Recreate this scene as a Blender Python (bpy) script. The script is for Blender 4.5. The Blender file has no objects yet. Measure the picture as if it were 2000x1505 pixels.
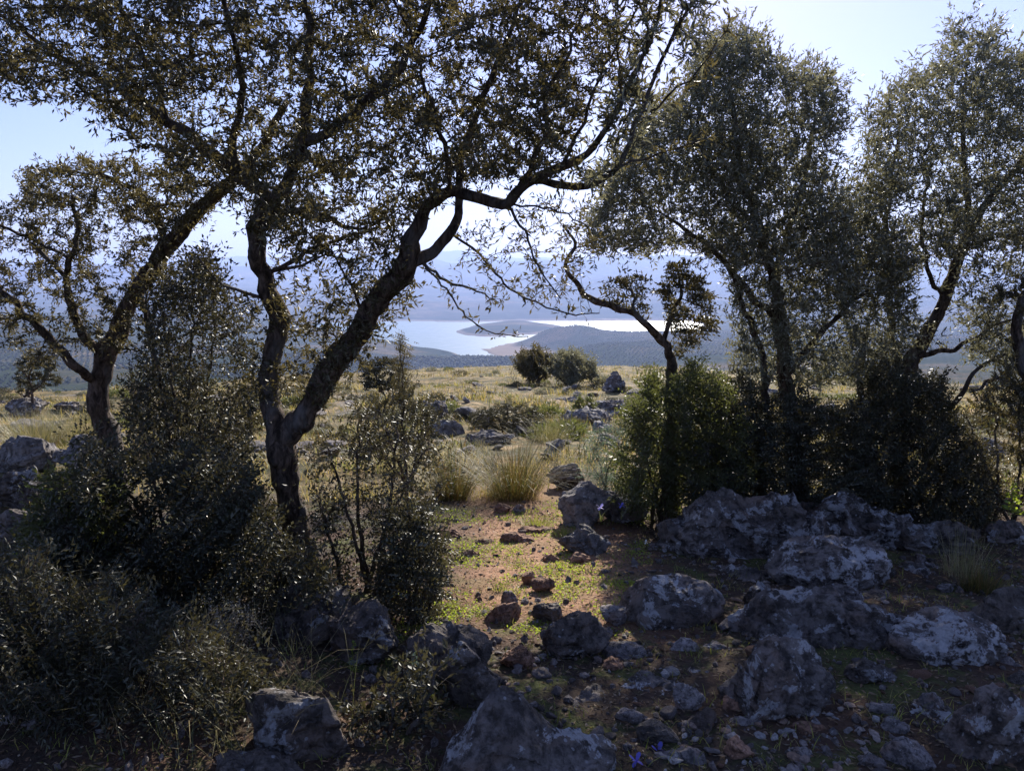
import bpy, math, random
import numpy as np
from mathutils import Vector
from mathutils.kdtree import KDTree

# ------------------------------------------------------------------ camera, light, sky
S = bpy.context.scene
COL = S.collection
CAMZ = 1.55
PITCH = math.radians(7.6)
FPX = 1502.0
CLIP_END = 90000.0
SUN_EL, SUN_AZ = 27.0, 13.0          # elevation, degrees right of the view direction
cam_d = bpy.data.cameras.new('camera')
cam_d.sensor_width = 36.0
cam_d.lens = 36.0 * FPX / 2000.0
cam_d.clip_start = 0.05
cam_d.clip_end = CLIP_END
cam = bpy.data.objects.new('camera', cam_d)
COL.objects.link(cam)
cam.location = (0, 0, CAMZ)
cam.rotation_euler = (math.radians(90) - PITCH, 0, 0)
S.camera = cam

world = bpy.data.worlds.new("World")
S.world = world
world.use_nodes = True
wn = world.node_tree
wn.nodes.clear()
w_out = wn.nodes.new('ShaderNodeOutputWorld')
w_bg = wn.nodes.new('ShaderNodeBackground')
w_sky = wn.nodes.new('ShaderNodeTexSky')
w_sky.sky_type = 'NISHITA'
w_sky.sun_disc = False
w_sky.sun_elevation = math.radians(SUN_EL)
w_sky.sun_rotation = math.radians(SUN_AZ)
w_sky.altitude = 800
w_sky.air_density = 1.2
w_sky.dust_density = 0.4
w_sky.ozone_density = 3.0
w_bg.inputs['Strength'].default_value = 0.068
w_tint = wn.nodes.new('ShaderNodeMix')      # the camera's cool white balance
w_tint.data_type = 'RGBA'
w_tint.blend_type = 'MULTIPLY'
w_tint.inputs[0].default_value = 1.0
w_tint.inputs[7].default_value = (1.05, .90, 1.12, 1)
wn.links.new(w_sky.outputs[0], w_tint.inputs[6])
wn.links.new(w_tint.outputs[2], w_bg.inputs[0])
wn.links.new(w_bg.outputs[0], w_out.inputs[0])

sun_d = bpy.data.lights.new('sun', 'SUN')
sun_d.energy = 5.0
sun_d.angle = math.radians(0.53)
sun_d.color = (1.0, 0.93, 0.82)
sun = bpy.data.objects.new('sun', sun_d)
COL.objects.link(sun)
e, a = math.radians(SUN_EL), math.radians(SUN_AZ)
SUNDIR = Vector((math.sin(a) * math.cos(e), math.cos(a) * math.cos(e), math.sin(e)))
sun.rotation_euler = SUNDIR.to_track_quat('Z', 'Y').to_euler()
sun.location = SUNDIR * 60

S.view_settings.view_transform = 'Standard'
S.view_settings.look = 'None'
S.view_settings.gamma = 1.0
S.view_settings.exposure = 1.1
S.view_settings.use_curve_mapping = False
S.cycles.max_bounces = 8
S.cycles.transparent_max_bounces = 8
S.cycles.volume_bounces = 1
S.cycles.caustics_reflective = False
S.cycles.caustics_refractive = False
S.cycles.sample_clamp_indirect = 6.0

RNG = np.random.default_rng(7)
random.seed(7)
LAKE_Z = CAMZ - 250.0


# ------------------------------------------------------------------ photograph geometry -> world points
def ray(px, py):
    cp, sp = math.cos(PITCH), math.sin(PITCH)
    u, v = (px - 1000.0) / FPX, (752.5 - py) / FPX
    return np.array([u, cp + v * sp, -sp + v * cp])


def P(px, py, y):
    r = ray(px, py)
    return np.array([0, 0, CAMZ]) + r * (y / r[1])


def row_tan(py):
    return math.tan(PITCH + math.atan((py - 752.5) / FPX))


# ------------------------------------------------------------------ noise
def _hash(ix, iy, iz, seed):
    h = (ix * 374761393 + iy * 668265263 + iz * 2147483647 + seed * 974634777) & 0xFFFFFFFF
    h = ((h ^ (h >> 13)) * 1274126177) & 0xFFFFFFFF
    h = ((h ^ (h >> 16)) * 2246822519) & 0xFFFFFFFF
    return ((h ^ (h >> 15)) & 0xFFFFFF) / 16777215.0


def vnoise(p, seed=0):
    p = np.asarray(p, float)
    i = np.floor(p).astype(np.int64)
    f = p - i
    f = f * f * (3 - 2 * f)
    r = 0
    for dx in (0, 1):
        wx = f[:, 0] if dx else 1 - f[:, 0]
        for dy in (0, 1):
            wy = f[:, 1] if dy else 1 - f[:, 1]
            for dz in (0, 1):
                wz = f[:, 2] if dz else 1 - f[:, 2]
                r = r + wx * wy * wz * _hash(i[:, 0] + dx, i[:, 1] + dy, i[:, 2] + dz, seed)
    return r * 2 - 1


def fbm(p, octv=4, seed=0, ridged=False):
    p = np.asarray(p, float)
    r, amp, tot = 0, 1.0, 0
    for k in range(octv):
        n = vnoise(p * (2.03 ** k) + 17.3 * k, seed + k)
        if ridged:
            n = 1 - 2 * np.abs(n)
        r = r + amp * n
        tot += amp
        amp *= 0.5
    return r / tot


def fbm2(x, y, octv=4, seed=0, ridged=False):
    return fbm(np.stack([x, y, np.zeros_like(x) + 0.37], 1), octv, seed, ridged)


# ------------------------------------------------------------------ terrain height
PXC = np.array([-500, 0, 300, 600, 850, 1000, 1200, 1400, 1700, 2000, 2500.0])
YC = np.array([28, 30, 34, 46, 60, 62, 62, 56, 42, 36, 30.0])
SL = np.array([.097, .094, .091, .087, .084, .083, .083, .085, .09, .092, .095])
ROWS = [
    (110, [.200] * 11),
    (300, [.185] * 11),
    (700, [.158, .150, .146, .152, .17, .17, .17, .168, .155, .15, .155]),
    (1200, [.115, .112, .112, .122, .14, .14, .135, .13, .12, .118, .12]),
    (1800, [.082, .082, .085, .098, .122, .125, .112, .102, .094, .09, .10]),
    (2500, [.062, .062, .068, .084, .10, .10, .092, .083, .078, .078, .085]),
    (3300, [.048, .048, .053, .064, .0757, .0757, .070, .066, .066, .066, .066]),
    (4200, [.044, .044, .048, .056, .0595, .0595, .0595, .059, .057, .055, .05]),
    (5200, [.040, .040, .042, .044, .047, .047, .047, .046, .044, .042, .04]),
    (6500, [.026, .025, .026, .028, .030, .029, .030, .028, .026, .026, .026]),
    (9000, [.008, .006, .010, .012, .012, .008, .004, .004, .008, .010, .01]),
    (13000, [-.018, -.014, -.016, -.018, -.020, -.021, -.026, -.026, -.022, -.016, -.016]),
    (16000, [.0] * 11),
    (19000, [-.012, -.018, -.022, -.028, -.034, -.030, -.020, -.016, -.018, -.014, -.014]),
    (25000, [.0] * 11),
    (45000, [.0] * 11),
]
RY = np.log(np.array([r[0] for r in ROWS], float))
RT = np.array([r[1] for r in ROWS], float)


def lake_pt(px, row):
    y = 250.0 / row_tan(row)
    return ((px - 1000.0) / FPX * y / (math.cos(PITCH) + (752.5 - row) / FPX * math.sin(PITCH)), y)


LAKE = [lake_pt(*q) for q in [
    (600, 631), (700, 628), (800, 627), (900, 629), (1040, 626.5), (1200, 627), (1350, 626), (1355, 629), (1372, 634),
    (1376, 640), (1366, 646), (1350, 650), (1330, 653), (1300, 655), (1150, 659), (1080, 663), (1020, 668), (975, 674), (945, 682),
    (958, 690), (975, 698), (985, 707), (960, 712), (925, 707), (905, 699), (880, 690), (840, 682), (790, 672), (740, 664), (690, 655),
    (640, 645)]]
ISLE = [lake_pt(*q) for q in [(889, 648), (905, 654), (940, 657.5), (985, 657), (1060, 652), (1110, 640), (1040, 631), (975, 631), (925, 637), (900, 643)]]


def poly_sd(x, y, poly):
    """signed distance to a polygon, positive outside"""
    d = np.full(x.shape, 1e18)
    inside = np.zeros(x.shape, bool)
    n = len(poly)
    for i in range(n):
        ax, ay = poly[i]
        bx, by = poly[(i + 1) % n]
        ex, ey = bx - ax, by - ay
        wx, wy = x - ax, y - ay
        t = np.clip((wx * ex + wy * ey) / (ex * ex + ey * ey), 0, 1)
        d = np.minimum(d, (wx - ex * t) ** 2 + (wy - ey * t) ** 2)
        c = ((ay > y) != (by > y)) & (x < (bx - ax) * (y - ay) / ((by - ay) if by != ay else 1e-9) + ax)
        inside ^= c
    d = np.sqrt(d)
    return np.where(inside, -d, d)


HILLS = []
for (px, row, y, rx, ry) in [(1085, 629, 3200, 130, 240), (1120, 634, 3150, 100, 200), (1200, 656, 3150, 260, 330), (1300, 654, 3000, 260, 380), (1400, 656, 2900, 280, 420), (1250, 680, 2200, 110, 140), (1450, 676, 2300, 160, 160), (1170, 696, 1950, 100, 110),
                             (1330, 668, 2300, 240, 260), (1210, 676, 2100, 150, 200), (1560, 660, 2600, 300, 300), (1120, 692, 2000, 120, 140), (845, 671, 2650, 150, 210), (765, 684, 2500, 170, 220), (690, 668, 2600, 260, 300),
                             (820, 700, 1900, 150, 120), (900, 703, 1950, 130, 110), (1000, 700, 1900, 170, 120), (560, 655, 2900, 300, 350)]:
    r = ray(px, row)
    HILLS.append((r[0] / r[1] * y, y, CAMZ + r[2] / r[1] * y, rx, ry))


def height(x, y):
    x = np.asarray(x, float).ravel()
    y = np.asarray(y, float).ravel()
    r = np.sqrt(x * x + y * y)
    ye = np.maximum(y, r * 0.35)
    px = np.clip(1000 + FPX * x / np.maximum(ye, 1e-6), -500, 2500)
    yc = np.interp(px, PXC, YC)
    sl = np.interp(px, PXC, SL)
    # plateau
    zp = -sl * np.minimum(y, ye)
    zp = np.where(y < 0, -0.03 * y, zp)
    near = 0.035 * fbm2(x * 1.3, y * 1.3, 4, 3) + 0.012 * fbm2(x * 7, y * 7, 3, 9)
    mid = (0.26 * fbm2(x * 0.25, y * 0.25, 3, 5) + 0.07 * fbm2(x * .9, y * .9, 3, 6)) * np.clip((r - 6) / 14, 0, 1)
    mound = 0.22 * np.exp(-(((x + 1.6) / 1.0) ** 2 + ((y - 3.2) / 1.3) ** 2)) + 0.10 * np.exp(-(((x - 2.2) / 1.0) ** 2 + ((y - 3.8) / 1.0) ** 2))
    zp = zp + near + mid + mound
    zp = zp - 0.22 * np.maximum(ye - yc, 0) * np.where(y > 0, 1, 0)
    # valley
    ly = np.log(np.maximum(ye, 1))
    T = np.zeros_like(x)
    ci = np.clip(np.searchsorted(PXC, px) - 1, 0, len(PXC) - 2)
    cf = (px - PXC[ci]) / (PXC[ci + 1] - PXC[ci])
    cf = cf * cf * (3 - 2 * cf)
    ri = np.clip(np.searchsorted(RY, ly) - 1, 0, len(RY) - 2)
    rf = np.clip((ly - RY[ri]) / (RY[ri + 1] - RY[ri]), 0, 1)
    rf = rf * rf * (3 - 2 * rf)
    T = (RT[ri, ci] * (1 - cf) + RT[ri, ci + 1] * cf) * (1 - rf) + (RT[ri + 1, ci] * (1 - cf) + RT[ri + 1, ci + 1] * cf) * rf
    zv = CAMZ - T * ye
    far = ye > 90
    if far.any():
        xf, yf = x[far], y[far]
        z = zv[far]
        yef = ye[far]
        amp = np.clip(yef / 3600, 0, 1)
        z = z + 40 * amp * fbm2(xf / 900, yf / 900, 5, 11, True) + 14 * amp * fbm2(xf / 160, yf / 160, 3, 12)
        z = z + 190 * np.clip((yef - 5200) / 6000, 0, 1) * np.clip((26000 - yef) / 8000, 0, 1) * fbm2(xf / 2600, yf / 2600, 5, 14, True)
        z = z + 6 * np.clip(yef / 900, 0, 1) * fbm2(xf / 110, yf / 110, 3, 16)
        for hx, hy, hz, rx, ry in HILLS:
            g = np.exp(-(((xf - hx) / rx) ** 2 + ((yf - hy) / ry) ** 2))
            z = np.maximum(z, z + g * (hz - z + 6 * fbm2(xf / 90, yf / 90, 3, 21)))
        sd = poly_sd(xf, yf, LAKE)
        wob = 26 * fbm2(xf / 220, yf / 220, 3, 31)
        sd = sd + wob
        si = -poly_sd(xf, yf, ISLE) - wob * .6      # positive inside the isle
        land = np.maximum(z, LAKE_Z + 4)
        k = np.clip(sd / 260, 0, 1)
        lz = LAKE_Z + 1 + (land - LAKE_Z - 1) * (k ** .6)
        lz = np.where(sd < 0, LAKE_Z - 12 + 0 * sd, lz)
        isle = LAKE_Z + 30 * (1 - np.exp(-np.clip(si, 0, None) / 90)) + np.clip(si, 0, 1)
        lz = np.where((si > 0), np.maximum(lz, isle), lz)
        zv[far] = lz
    m = np.clip((ye - 90) / 25, 0, 1)
    z = np.where(ye > 90, zp * (1 - m) + zv * m, zp)
    return z


def gz(x, y):
    return float(height([x], [y])[0])


def G(px, py):
    """point on the ground seen at a pixel of the photograph"""
    r = ray(px, py)
    t0 = 1.0
    o = np.array([0, 0, CAMZ])
    t = np.linspace(1.2, 75, 1500)
    pts = o[None] + r[None] / r[1] * t[:, None]
    h = height(pts[:, 0], pts[:, 1])
    below = np.nonzero(pts[:, 2] < h)[0]
    k = below[0] if len(below) else len(t) - 1
    return pts[k]


# ------------------------------------------------------------------ mesh helpers
def mesh_np(name, verts, faces, mat=None, smooth=True):
    """faces: (n,3) or (n,4) array, or list of such arrays"""
    me = bpy.data.meshes.new(name)
    fl = faces if isinstance(faces, list) else [faces]
    fl = [np.asarray(f, np.int32) for f in fl if len(f)]
    verts = np.asarray(verts, np.float32)
    me.vertices.add(len(verts))
    me.vertices.foreach_set('co', verts.ravel())
    nl = sum(f.size for f in fl)
    npoly = sum(len(f) for f in fl)
    me.loops.add(nl)
    me.polygons.add(npoly)
    me.loops.foreach_set('vertex_index', np.concatenate([f.ravel() for f in fl]))
    tot = np.concatenate([np.full(len(f), f.shape[1], np.int32) for f in fl])
    st = np.concatenate([[0], np.cumsum(tot)[:-1]]).astype(np.int32)
    me.polygons.foreach_set('loop_start', st)
    me.polygons.foreach_set('loop_total', tot)
    me.polygons.foreach_set('use_smooth', np.full(npoly, smooth, bool))
    me.update(calc_edges=True)
    if mat:
        me.materials.append(mat)
    return me


def link(name, me, parent=None, loc=None):
    o = bpy.data.objects.new(name, me)
    COL.objects.link(o)
    if parent is not None:
        o.parent = parent
    if loc is not None:
        o.location = loc
    return o


def tag(o, label=None, cat=None, group=None, kind=None):
    if label:
        o['label'] = label
    if cat:
        o['category'] = cat
    if group:
        o['group'] = group
    if kind:
        o['kind'] = kind
    return o


def grid_faces(nr, nc, wrap=False):
    i = np.arange(nr - 1)[:, None]
    j = np.arange(nc if wrap else nc - 1)[None]
    j2 = (j + 1) % nc
    return np.stack([i * nc + j, i * nc + j2, (i + 1) * nc + j2, (i + 1) * nc + j], -1).reshape(-1, 4)


# ------------------------------------------------------------------ materials
def new_mat(name):
    m = bpy.data.materials.new(name)
    m.use_nodes = True
    nt = m.node_tree
    nt.nodes.clear()
    return m, nt


class N:
    def __init__(s, nt):
        s.nt = nt

    def n(s, typ, **kw):
        nd = s.nt.nodes.new(typ)
        for k, v in kw.items():
            if k.startswith('i_'):
                nd.inputs[k[2:].replace('_', ' ')].default_value = v
            else:
                setattr(nd, k, v)
        return nd

    def l(s, a, b):
        s.nt.links.new(a, b)

    def noise(s, vec, scale, detail=5, rough=.55, dist=0):
        nd = s.n('ShaderNodeTexNoise')
        nd.inputs['Scale'].default_value = scale
        nd.inputs['Detail'].default_value = detail
        nd.inputs['Roughness'].default_value = rough
        nd.inputs['Distortion'].default_value = dist
        s.l(vec, nd.inputs['Vector'])
        return nd.outputs['Fac']

    def voro(s, vec, scale, feature='F1'):
        nd = s.n('ShaderNodeTexVoronoi', feature=feature)
        nd.inputs['Scale'].default_value = scale
        s.l(vec, nd.inputs['Vector'])
        return nd

    def ramp(s, fac, stops):
        nd = s.n('ShaderNodeValToRGB')
        el = nd.color_ramp.elements
        while len(el) < len(stops):
            el.new(0.5)
        for e_, (p, c) in zip(el, stops):
            e_.position = p
            e_.color = (c[0], c[1], c[2], 1) if isinstance(c, (tuple, list)) else (c, c, c, 1)
        s.l(fac, nd.inputs[0])
        return nd.outputs[0]

    def mix(s, fac, c1, c2, mode='MIX'):
        nd = s.n('ShaderNodeMix', data_type='RGBA', blend_type=mode)
        for idx, v in ((0, fac), (6, c1), (7, c2)):
            if isinstance(v, (int, float)):
                nd.inputs[idx].default_value = v
            elif isinstance(v, tuple):
                nd.inputs[idx].default_value = (v[0], v[1], v[2], 1)
            else:
                s.l(v, nd.inputs[idx])
        return nd.outputs[2]

    def bump(s, h, strength=.5, dist=.02, normal=None):
        nd = s.n('ShaderNodeBump')
        nd.inputs['Strength'].default_value = strength
        nd.inputs['Distance'].default_value = dist
        s.l(h, nd.inputs['Height'])
        if normal:
            s.l(normal, nd.inputs['Normal'])
        return nd.outputs[0]

    def math(s, op, a_, b_=None):
        nd = s.n('ShaderNodeMath', operation=op)
        for idx, v in ((0, a_), (1, b_)):
            if v is None:
                continue
            if isinstance(v, (int, float)):
                nd.inputs[idx].default_value = v
            else:
                s.l(v, nd.inputs[idx])
        return nd.outputs[0]

    def princ(s, col, rough=.8, spec=.3, normal=None):
        b = s.n('ShaderNodeBsdfPrincipled')
        if isinstance(col, tuple):
            b.inputs['Base Color'].default_value = (*col, 1)
        else:
            s.l(col, b.inputs['Base Color'])
        if isinstance(rough, (int, float)):
            b.inputs['Roughness'].default_value = rough
        else:
            s.l(rough, b.inputs['Roughness'])
        b.inputs['Specular IOR Level'].default_value = spec
        if normal:
            s.l(normal, b.inputs['Normal'])
        return b.outputs[0]

    def out(s, sh):
        o = s.n('ShaderNodeOutputMaterial')
        s.l(sh, o.inputs['Surface'])

    def geo(s):
        return s.n('ShaderNodeNewGeometry')

    def objvec(s):
        """object coordinates shifted by a number of the object's own, so alike stones differ"""
        tc = s.n('ShaderNodeTexCoord')
        oi = s.n('ShaderNodeObjectInfo')
        v = s.n('ShaderNodeVectorMath', operation='SCALE')
        v.inputs[0].default_value = (13.7, 7.1, 21.3)
        s.l(oi.outputs['Random'], v.inputs['Scale'])
        ad = s.n('ShaderNodeVectorMath', operation='ADD')
        s.l(tc.outputs['Object'], ad.inputs[0])
        s.l(v.outputs[0], ad.inputs[1])
        return ad.outputs[0], oi.outputs['Random']


def mat_rock(name, base, dark, warm, lichen_amt=.5, scale=1.0, warm_amt=.4, white=(.50, .51, .52)):
    m, nt = new_mat(name)
    k = N(nt)
    v, rnd = k.objvec()
    n1 = k.noise(v, 3.2 * scale, 6, .62, .4)
    n2 = k.noise(v, 14 * scale, 6, .7)
    n3 = k.noise(v, 60 * scale, 4, .7)
    c = k.ramp(n1, [(.30, dark), (.52, base), (.75, tuple(x * 1.25 for x in base))])
    c = k.mix(k.ramp(k.noise(v, 2.1 * scale, 4, .5, 1.2), [(.5, 0), (.66, warm_amt)]), c, warm)
    c = k.mix(k.ramp(n2, [(.40, .9), (.55, 0)]), c, tuple(x * .4 for x in dark))
    vo = k.voro(v, 9 * scale).outputs['Distance']
    lm = k.math('MULTIPLY', k.ramp(k.noise(v, 4.3 * scale, 6, .7, .5), [(.645 - .12 * lichen_amt, 0), (.665 - .12 * lichen_amt, 1)]),
                k.ramp(n2, [(.44, 0), (.5, 1)]))
    c = k.mix(k.math('MULTIPLY', lm, .9), c, white)
    sp = k.ramp(k.voro(v, 26 * scale).outputs['Distance'], [(.16, 1), (.22, 0)])
    spm = k.math('MULTIPLY', sp, k.ramp(k.noise(v, 6 * scale, 2), [(.5, 0), (.6, .7)]))
    c = k.mix(spm, c, tuple(x * .95 for x in white))
    c = k.mix(k.ramp(n3, [(.25, .35), (.75, 0)]), c, tuple(x * .5 for x in base))
    hsv = k.n('ShaderNodeHueSaturation')
    k.l(c, hsv.inputs['Color'])
    k.l(k.math('ADD', k.math('MULTIPLY', rnd, .5), .78), hsv.inputs['Value'])
    wv = k.n('ShaderNodeVectorMath', operation='ADD')
    k.l(v, wv.inputs[0])
    nv = k.n('ShaderNodeTexNoise')
    nv.inputs['Scale'].default_value = 5 * scale
    nv.inputs['Detail'].default_value = 4
    k.l(v, nv.inputs['Vector'])
    sv = k.n('ShaderNodeVectorMath', operation='SCALE')
    sv.inputs['Scale'].default_value = .22 / scale
    k.l(nv.outputs['Color'], sv.inputs[0])
    k.l(sv.outputs[0], wv.inputs[1])
    cr = k.ramp(k.voro(wv.outputs[0], 4 * scale, 'DISTANCE_TO_EDGE').outputs['Distance'], [(0, 0), (.05, 1)])
    h = k.math('ADD', k.math('ADD', k.math('MULTIPLY', n1, .8), k.math('MULTIPLY', n2, .55)), k.math('MULTIPLY', n3, .18))
    nrm = k.bump(h, 1.0, .085 / scale)
    nrm = k.bump(cr, .7, .02 / scale, nrm)
    nrm = k.bump(k.noise(v, 150 * scale, 5, .8), .6, .006 / scale, nrm)
    k.out(k.princ(hsv.outputs[0], .88, .25, nrm))
    return m


def mat_leaf(name, top, under, rough=.38, trans=.28, var=.5, spec=.5, tcol=None):
    m, nt = new_mat(name)
    k = N(nt)
    g = k.geo()
    r = g.outputs['Random Per Island']
    c = k.mix(g.outputs['Backfacing'], top, under)
    hsv = k.n('ShaderNodeHueSaturation')
    k.l(c, hsv.inputs['Color'])
    k.l(k.math('ADD', k.math('MULTIPLY', r, var * 1.3), 1 - var * .65), hsv.inputs['Value'])
    k.l(k.math('ADD', k.math('MULTIPLY', r, .05), .475), hsv.inputs['Hue'])
    p = k.princ(hsv.outputs[0], rough, spec)
    t = k.n('ShaderNodeBsdfTranslucent')
    tc = tcol or tuple(x * 2.2 for x in top)
    t.inputs['Color'].default_value = (*tc, 1)
    mx = k.n('ShaderNodeMixShader')
    mx.inputs[0].default_value = trans
    k.l(p, mx.inputs[1])
    k.l(t.outputs[0], mx.inputs[2])
    k.out(mx.outputs[0])
    return m


def mat_bark(name, c1=(.085, .062, .046), c2=(.25, .185, .14), scale=1.0):
    m, nt = new_mat(name)
    k = N(nt)
    tc = k.n('ShaderNodeTexCoord')
    mp = k.n('ShaderNodeMapping')
    mp.inputs['Scale'].default_value = (1, 1, .35)
    k.l(tc.outputs['Object'], mp.inputs[0])
    n1 = k.noise(mp.outputs[0], 28 * scale, 6, .7, .6)
    n2 = k.noise(mp.outputs[0], 5 * scale, 4, .6)
    c = k.ramp(n1, [(.38, tuple(x * .4 for x in c1)), (.48, c1), (.66, c2)])
    c = k.mix(k.ramp(n2, [(.52, 0), (.62, .6)]), c, (.20, .19, .175))
    k.out(k.princ(c, .92, .15, k.bump(n1, 1.0, .045)))
    return m


def mat_grass(name, cols, rough=.55, trans=.35):
    m, nt = new_mat(name)
    k = N(nt)
    g = k.geo()
    c = k.ramp(g.outputs['Random Per Island'], [(i / max(1, len(cols) - 1), cc) for i, cc in enumerate(cols)])
    p = k.princ(c, rough, .35)
    t = k.n('ShaderNodeBsdfTranslucent')
    k.l(k.mix(1.0, c, (1.5, 1.5, 1.1), 'MULTIPLY'), t.inputs['Color'])
    mx = k.n('ShaderNodeMixShader')
    mx.inputs[0].default_value = trans
    k.l(p, mx.inputs[1])
    k.l(t.outputs[0], mx.inputs[2])
    k.out(mx.outputs[0])
    return m


def mat_soil():
    m, nt = new_mat('soil and turf')
    k = N(nt)
    g = k.geo()
    pos = g.outputs['Position']
    n1 = k.noise(pos, 1.4, 6, .6, .3)
    n2 = k.noise(pos, 9, 6, .65)
    n3 = k.noise(pos, 45, 5, .7)
    red = k.ramp(n2, [(.3, (.085, .045, .030)), (.55, (.17, .085, .052)), (.75, (.24, .135, .085))])
    hum = k.ramp(n3, [(.3, (.028, .022, .018)), (.7, (.085, .062, .045))])
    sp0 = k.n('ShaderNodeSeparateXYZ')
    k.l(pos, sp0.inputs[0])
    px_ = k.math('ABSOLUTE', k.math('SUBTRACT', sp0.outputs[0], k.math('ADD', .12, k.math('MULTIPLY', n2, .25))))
    trod_sunlit = k.math('MULTIPLY', k.ramp(px_, [(.35, 1), (.95, 0)]), k.ramp(k.math('DIVIDE', sp0.outputs[1], 10), [(.36, 0), (.44, 1)]))
    hm_ = k.math('MULTIPLY', k.math('SUBTRACT', 1.0, trod_sunlit), k.ramp(n1, [(.44, .97), (.70, .45)]))
    red = k.mix(k.math('MULTIPLY', trod_sunlit, .85), red, k.ramp(n3, [(.3, (.30, .145, .075)), (.7, (.56, .35, .22))]))  # bare trodden earth, its colour raised to carry the sunlight on it
    c = k.mix(hm_, red, hum)
    green = k.ramp(n3, [(.3, (.05, .06, .02)), (.7, (.13, .15, .045))])
    c = k.mix(k.math('MULTIPLY', k.ramp(k.noise(pos, 2.3, 5, .7), [(.50, 0), (.60, .75)]), k.math('SUBTRACT', 1.0, k.math('MULTIPLY', trod_sunlit, .6))), c, green)
    # dry meadow further out
    sep = k.n('ShaderNodeSeparateXYZ')
    k.l(pos, sep.inputs[0])
    dist = k.ramp(k.math('DIVIDE', k.math('ADD', sep.outputs[1], k.math('MULTIPLY', n1, 3.0)), 20), [(.42, 0), (.55, 1)])
    mead = k.ramp(k.noise(pos, .8, 8, .75, .2), [(.34, (.04, .036, .016)), (.46, (.12, .095, .038)), (.55, (.30, .205, .09)), (.68, (.48, .345, .20))])
    mead = k.mix(k.ramp(k.noise(pos, 3.5, 5, .8), [(.44, .85), (.54, 0)]), mead, (.05, .052, .022))
    mead = k.mix(k.ramp(k.noise(pos, .35, 6, .7, .5), [(.58, 0), (.64, .6)]), mead, (.26, .23, .21))
    c = k.mix(dist, c, mead)
    h = k.math('ADD', k.math('MULTIPLY', n2, 1.0), k.math('MULTIPLY', n3, .45))
    k.out(k.princ(c, .95, .15, k.bump(h, .9, .035)))
    return m


def mat_valley():
    m, nt = new_mat('valley land')
    k = N(nt)
    g = k.geo()
    pos = g.outputs['Position']
    sc = k.n('ShaderNodeVectorMath', operation='SCALE')
    sc.inputs['Scale'].default_value = .001
    k.l(pos, sc.inputs[0])
    v = sc.outputs[0]
    n1 = k.noise(v, 2.2, 7, .62, .4)
    n2 = k.noise(v, 12, 6, .65)
    c = k.ramp(n1, [(.34, (.022, .034, .018)), (.48, (.055, .062, .034)), (.60, (.15, .115, .07)), (.74, (.22, .17, .11))])
    c = k.mix(k.ramp(n2, [(.42, .6), (.55, 0)]), c, (.035, .05, .025))
    # orchard rows too far away to be told apart
    mp = k.n('ShaderNodeMapping')
    mp.inputs['Rotation'].default_value = (0, 0, .5)
    k.l(v, mp.inputs[0])
    vo = k.n('ShaderNodeTexVoronoi', distance='EUCLIDEAN')
    vo.inputs['Scale'].default_value = 85
    vo.inputs['Randomness'].default_value = .15
    flat = k.n('ShaderNodeVectorMath', operation='MULTIPLY')
    flat.inputs[1].default_value = (1, 1, 0)
    k.l(mp.outputs[0], flat.inputs[0])
    k.l(flat.outputs[0], vo.inputs['Vector'])
    dots = k.ramp(vo.outputs['Distance'], [(.30, 1), (.42, 0)])
    zone = k.ramp(k.noise(v, 1.3, 3, .5), [(.40, 0), (.48, 1)])
    c = k.mix(k.math('MULTIPLY', dots, k.math('MULTIPLY', zone, .85)), c, (.03, .042, .024))
    # bare pale shore just above the water
    sep = k.n('ShaderNodeSeparateXYZ')
    k.l(pos, sep.inputs[0])
    sh = k.ramp(k.math('DIVIDE', k.math('SUBTRACT', sep.outputs[2], LAKE_Z), 40), [(.14, 1), (.28, 0)])
    c = k.mix(k.math('MULTIPLY', sh, .75), c, (.34, .26, .19))
    k.out(k.princ(c, 1, 0, k.bump(n2, .6, 12)))
    return m


def mat_water():
    m, nt = new_mat('lake water')
    k = N(nt)
    g = k.geo()
    mp = k.n('ShaderNodeMapping')
    mp.inputs['Scale'].default_value = (1, 1, 1)
    k.l(g.outputs['Position'], mp.inputs[0])
    n = k.noise(mp.outputs[0], .02, 4, .6)
    rough = k.ramp(n, [(.35, .36), (.65, .44)])
    b = k.n('ShaderNodeBsdfPrincipled')
    b.inputs['Base Color'].default_value = (.07, .15, .17, 1)
    k.l(rough, b.inputs['Roughness'])
    b.inputs['IOR'].default_value = 1.33
    b.inputs['Specular IOR Level'].default_value = .6
    k.out(b.outputs[0])
    return m


M_SOIL, M_VALLEY, M_WATER = mat_soil(), mat_valley(), mat_water()
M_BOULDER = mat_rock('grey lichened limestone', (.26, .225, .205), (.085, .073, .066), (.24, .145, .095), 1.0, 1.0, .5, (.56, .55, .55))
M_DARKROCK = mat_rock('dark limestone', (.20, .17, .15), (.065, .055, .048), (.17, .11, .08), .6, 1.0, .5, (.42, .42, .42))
M_PALEROCK = mat_rock('pale sunlit limestone', (.34, .31, .29), (.15, .135, .125), (.30, .22, .17), .4, 1.2, .4, (.55, .54, .52))  # lit copy of the limestone, sun brightness put into its colour
M_STONE = mat_rock('grey stone', (.33, .29, .275), (.11, .10, .10), (.27, .17, .12), .3, 3.0, .7, (.50, .49, .48))
M_REDSTONE = mat_rock('earth stained stone', (.36, .21, .14), (.15, .08, .055), (.42, .22, .13), .05, 3.0, .8, (.40, .33, .28))
M_BARK = mat_bark('olive bark')
M_PALEBARK = mat_bark('pale grey olive bark', (.12, .10, .085), (.30, .26, .22))
M_LEAF = mat_leaf('wild olive leaf', (.038, .042, .021), (.12, .115, .078), .47, .32, .8, .35, (.18, .145, .05))
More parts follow.
